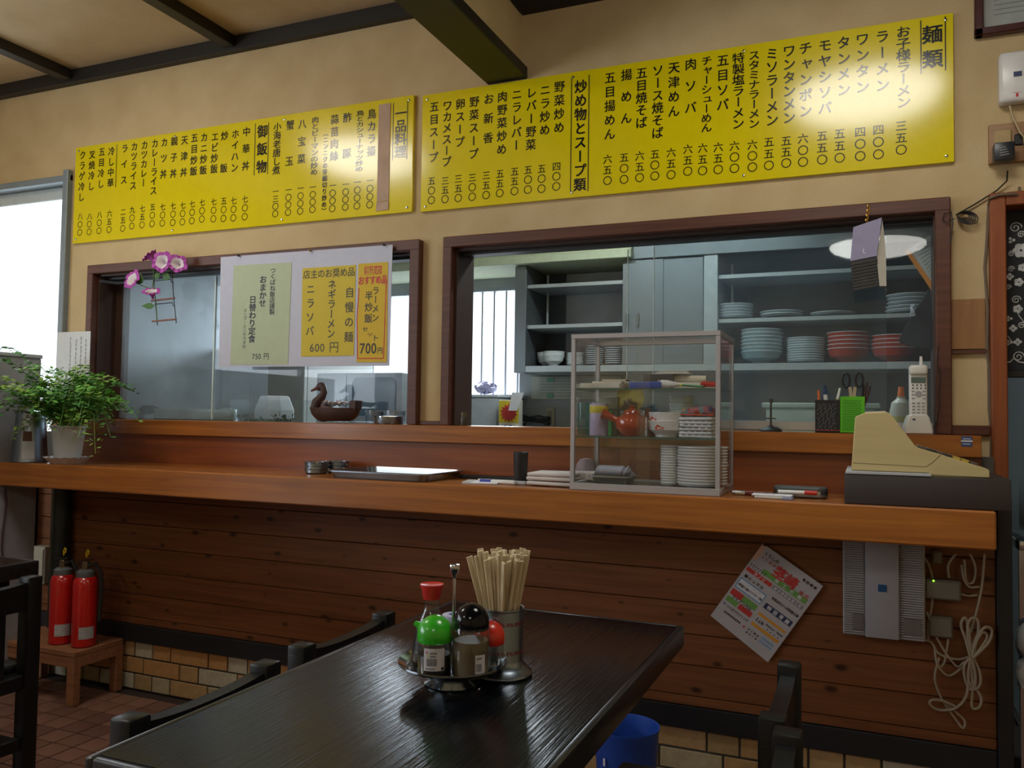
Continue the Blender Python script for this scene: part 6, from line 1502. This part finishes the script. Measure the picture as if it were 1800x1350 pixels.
# tall soy bottle, red cap
o = thing('soy_sauce_bottle', 'tall tapered glass soy sauce bottle with a flat red cap on the condiment tray', 'bottle', place(757, 1150, 1.300))
B().lathe([(0, 0), (.033, 0), (.035, .004), (.033, .030), (.024, .070), (.015, .088), (.0125, .098), (.0135, .112), (.0125, .112), (0, .112)], n=32).build('bottle', BG, o)
B().lathe([(0, .003), (.031, .003), (.0335, .006), (.0315, .029), (.0255, .056), (0, .056)], n=32).build('sauce', SOY, o)
B().lathe([(.014, .108), (.0150, .110), (.0175, .124), (.0205, .131), (.0205, .134), (.018, .1325), (0, .1325)], n=32).build('cap', mat('red_cap', (.55, .03, .025), .35), o)
# green domed bottle
def domed(label, loc, capm, liq, r, hb, hl, spout, red=False, rz=0):
    o = thing('sauce_bottle', label, 'bottle', loc, rz)
    B().lathe([(0, 0), (r-.001, 0), (r, .003), (r, hb-.004), (r-.002, hb), (0, hb)], n=36).build('bottle', BG, o)
    B().lathe([(0, .002), (r-.0025, .002), (r-.0022, .004), (r-.0022, hl), (0, hl)], n=36).build('sauce', liq, o)
    R_ = r*(1.06 if r < .029 else .96); p = [(R_*.97, hb-.006), (R_, hb-.004)]+[(R_*math.cos(t_), hb+.006+R_*1.02*math.sin(t_)) for t_ in [PI/2*k/8 for k in range(8)]]+[(0, hb+.006+R_*1.02)]
    B().lathe(p, n=36).build('cap', capm, o)
    if spout: B().tube([(-R_*.80, -.006, hb+.016), (-R_*1.06, -.008, hb+.020), (-R_*1.14, -.008, hb+.021)], [.007, .0045, .0045], 12).build('spout', capm, o)
    return o
o = domed('small sauce bottle with a bright green domed cap at the front of the condiment tray', place(764, 1160, 1.243), mat('green_cap', (.035, .42, .015), .28, coat=.4), SOY, .028, .060, .034, True)
LB = mat('sticker_white', (.58, .56, .58), .6)
def barcode(par, r, ac, z0, z1, w_deg):
    b = B(); rd2 = random.Random(4); a = ac-w_deg/2
    while a < ac+w_deg/2:
        wd = rd2.choice((.5, .9, 1.4)); p, q = math.radians(a), math.radians(a+wd); a += wd+rd2.choice((.7, 1.0))
        b.quad((r*math.cos(p), r*math.sin(p), z0), (r*math.cos(q), r*math.sin(q), z0), (r*math.cos(q), r*math.sin(q), z1), (r*math.cos(p), r*math.sin(p), z1))
    b.build('barcode_print', BLK, par)
l_ = label_patch(o, .0284, -100, -28, .012, .048, LB); barcode(l_, .02855, -72, .020, .032, 36)
b = B()
for z in (.041, .037): b.box(0, 1, 0, 1, 0, .0001) if 0 else None
label_patch(l_, .02855, -78, -54, .039, .042, mat('grey_ink', (.2, .2, .2), .6), 'print'); label_patch(l_, .02855, -78, -58, .034, .037, mat('grey_ink', (.2, .2, .2), .6), 'print'); label_patch(l_, .02855, -92, -86, .040, .043, mat('magenta_dot', (.5, .02, .2), .6), 'dot_print'); label_patch(l_, .02855, -88, -83, .035, .038, mat('lime_dot', (.4, .5, .02), .6), 'dot_print'); label_patch(l_, .02855, -94, -60, .0145, .0165, mat('grey_ink', (.2, .2, .2), .6), 'print')
label_patch(l_, .02855, -40, -30, .013, .018, BLK, 'print')
o = domed('bottle of amber vinegar with a black domed cap on the condiment tray', place(828, 1160, 1.262), mat('black_cap', (.004, .004, .006), .13, spec=.35), TAN, .0305, .082, .058, False)
l_ = label_patch(o, .0309, -52, -18, .010, .040, LB); barcode(l_, .03105, -40, .014, .026, 20); label_patch(l_, .03105, -48, -30, .033, .036, mat('grey_ink', (.2, .2, .2), .6), 'print')
o = domed('small bottle with a red domed cap behind the black-capped one', place(860, 1150, 1.318), mat('bright_red_cap', (.62, .03, .012), .3, coat=.3), mat('pale_dregs', (.3, .3, .28), .3), .0245, .046, .006, False)
o = thing('pepper_shaker', 'shaker with a white and blue lid between the bottles at the back of the tray', 'shaker', place(797, 1140, 1.335))
B().lathe([(0, 0), (.019, 0), (.02, .002), (.02, .066), (0, .066)], n=28).build('body', BG, o)
B().lathe([(0, .002), (.018, .002), (.018, .05), (0, .05)], n=24).build('pepper', mat('grey_pepper', (.18, .16, .14), .8), o)
B().lathe([(.0205, .062), (.022, .064), (.022, .074), (.020, .077), (0, .077)], n=32).build('lid', mat('blue_white_lid', (.45, .46, .62), .4), o)
B().lathe([(.007, .0773), (.0095, .0775), (.0095, .0778), (.007, .0778)], n=24).build('ring_print', mat('blue_print', (.05, .1, .3), .6), o)
# chopstick holder
hc = at(891, 1180, Z=TZ); hc = (-.5915, 1.368, TZ)
o = thing('chopstick_holder', 'steel chopstick holder with a flared foot and red lettering bands on the foreground table', 'chopstick holder', hc)
B().lathe([(0, 0), (.053, 0), (.0545, .003), (.053, .007), (.045, .013), (.0385, .022), (.0375, .027), (.0375, .112), (.0392, .114), (.0392, .1165), (.036, .115), (.036, .03), (0, .028)], n=56).build('body', STEEL, o)
for z in (.089, .040):
    for a0 in range(-150, 0, 24):
        b = B(); r = .0379
        for (u0, u1, v0, v1) in ((0, 2, 0, 7), (3, 8, 5.4, 7), (3, 5, 0, 5.4), (9, 11, 0, 7), (12, 17, 0, 1.6), (12, 14, 3, 7), (15, 17, 2.4, 7), (18, 20, 0, 3)):
            p, q = math.radians(a0+u0), math.radians(a0+u1); s_ = .00085
            b.quad((r*math.cos(p), r*math.sin(p), z+v0*s_), (r*math.cos(q), r*math.sin(q), z+v0*s_), (r*math.cos(q), r*math.sin(q), z+v1*s_), (r*math.cos(p), r*math.sin(p), z+v1*s_))
        b.build('red_lettering', mat('dark_red_print', (.25, .02, .02), .5), o)
CHW = wood('pale_aspen', (.62, .50, .30), (.72, .60, .40), .6, grain=(30, 30, 2), blotch=.12, bump=.05)
rd = random.Random(21); first_c = []
for v_ in range(3):
    t_ = thing('chopsticks', 'unsplit pair of pale wooden chopsticks standing in the steel holder', 'chopsticks', (0, 0, -50), group='wooden chopsticks in the steel holder')
    L_ = .176+.005*v_
    for s in (-1, 1): B().prism([(s*.0002, 0), (s*.0055, 0), (s*.0055, .0042), (s*.0002, .0042)], 'z', 0, L_, .0005).build('stick', CHW, t_)
    first_c.append(t_)
used_c = set()
for k in range(46):
    a = 2*PI*k*.618; rr_ = .0300*math.sqrt((k+.5)/46)
    tilt = rr_/.030*rd.uniform(.20, .30)+rd.uniform(-.02, .02); ad = a+rd.uniform(-.25, .25)
    base_ = Vector((hc[0]+rr_*.35*math.cos(a), hc[1]+rr_*.35*math.sin(a), TZ+.0285+rd.uniform(0, .004)))
    d = Vector((math.sin(tilt)*math.cos(ad), math.sin(tilt)*math.sin(ad), math.cos(tilt)))
    q = Vector((0, 0, 1)).rotation_difference(d); e = (q @ Matrix.Rotation(rd.uniform(0, PI), 3, 'Z').to_quaternion()).to_euler()
    vi = k % 3
    if vi in used_c: dup(first_c[vi], base_, rot=e)
    else: used_c.add(vi); first_c[vi].location = base_; first_c[vi].rotation_euler = e
COL.objects.unlink(_fo); bpy.data.objects.remove(_fo); bpy.data.curves.remove(_fc)
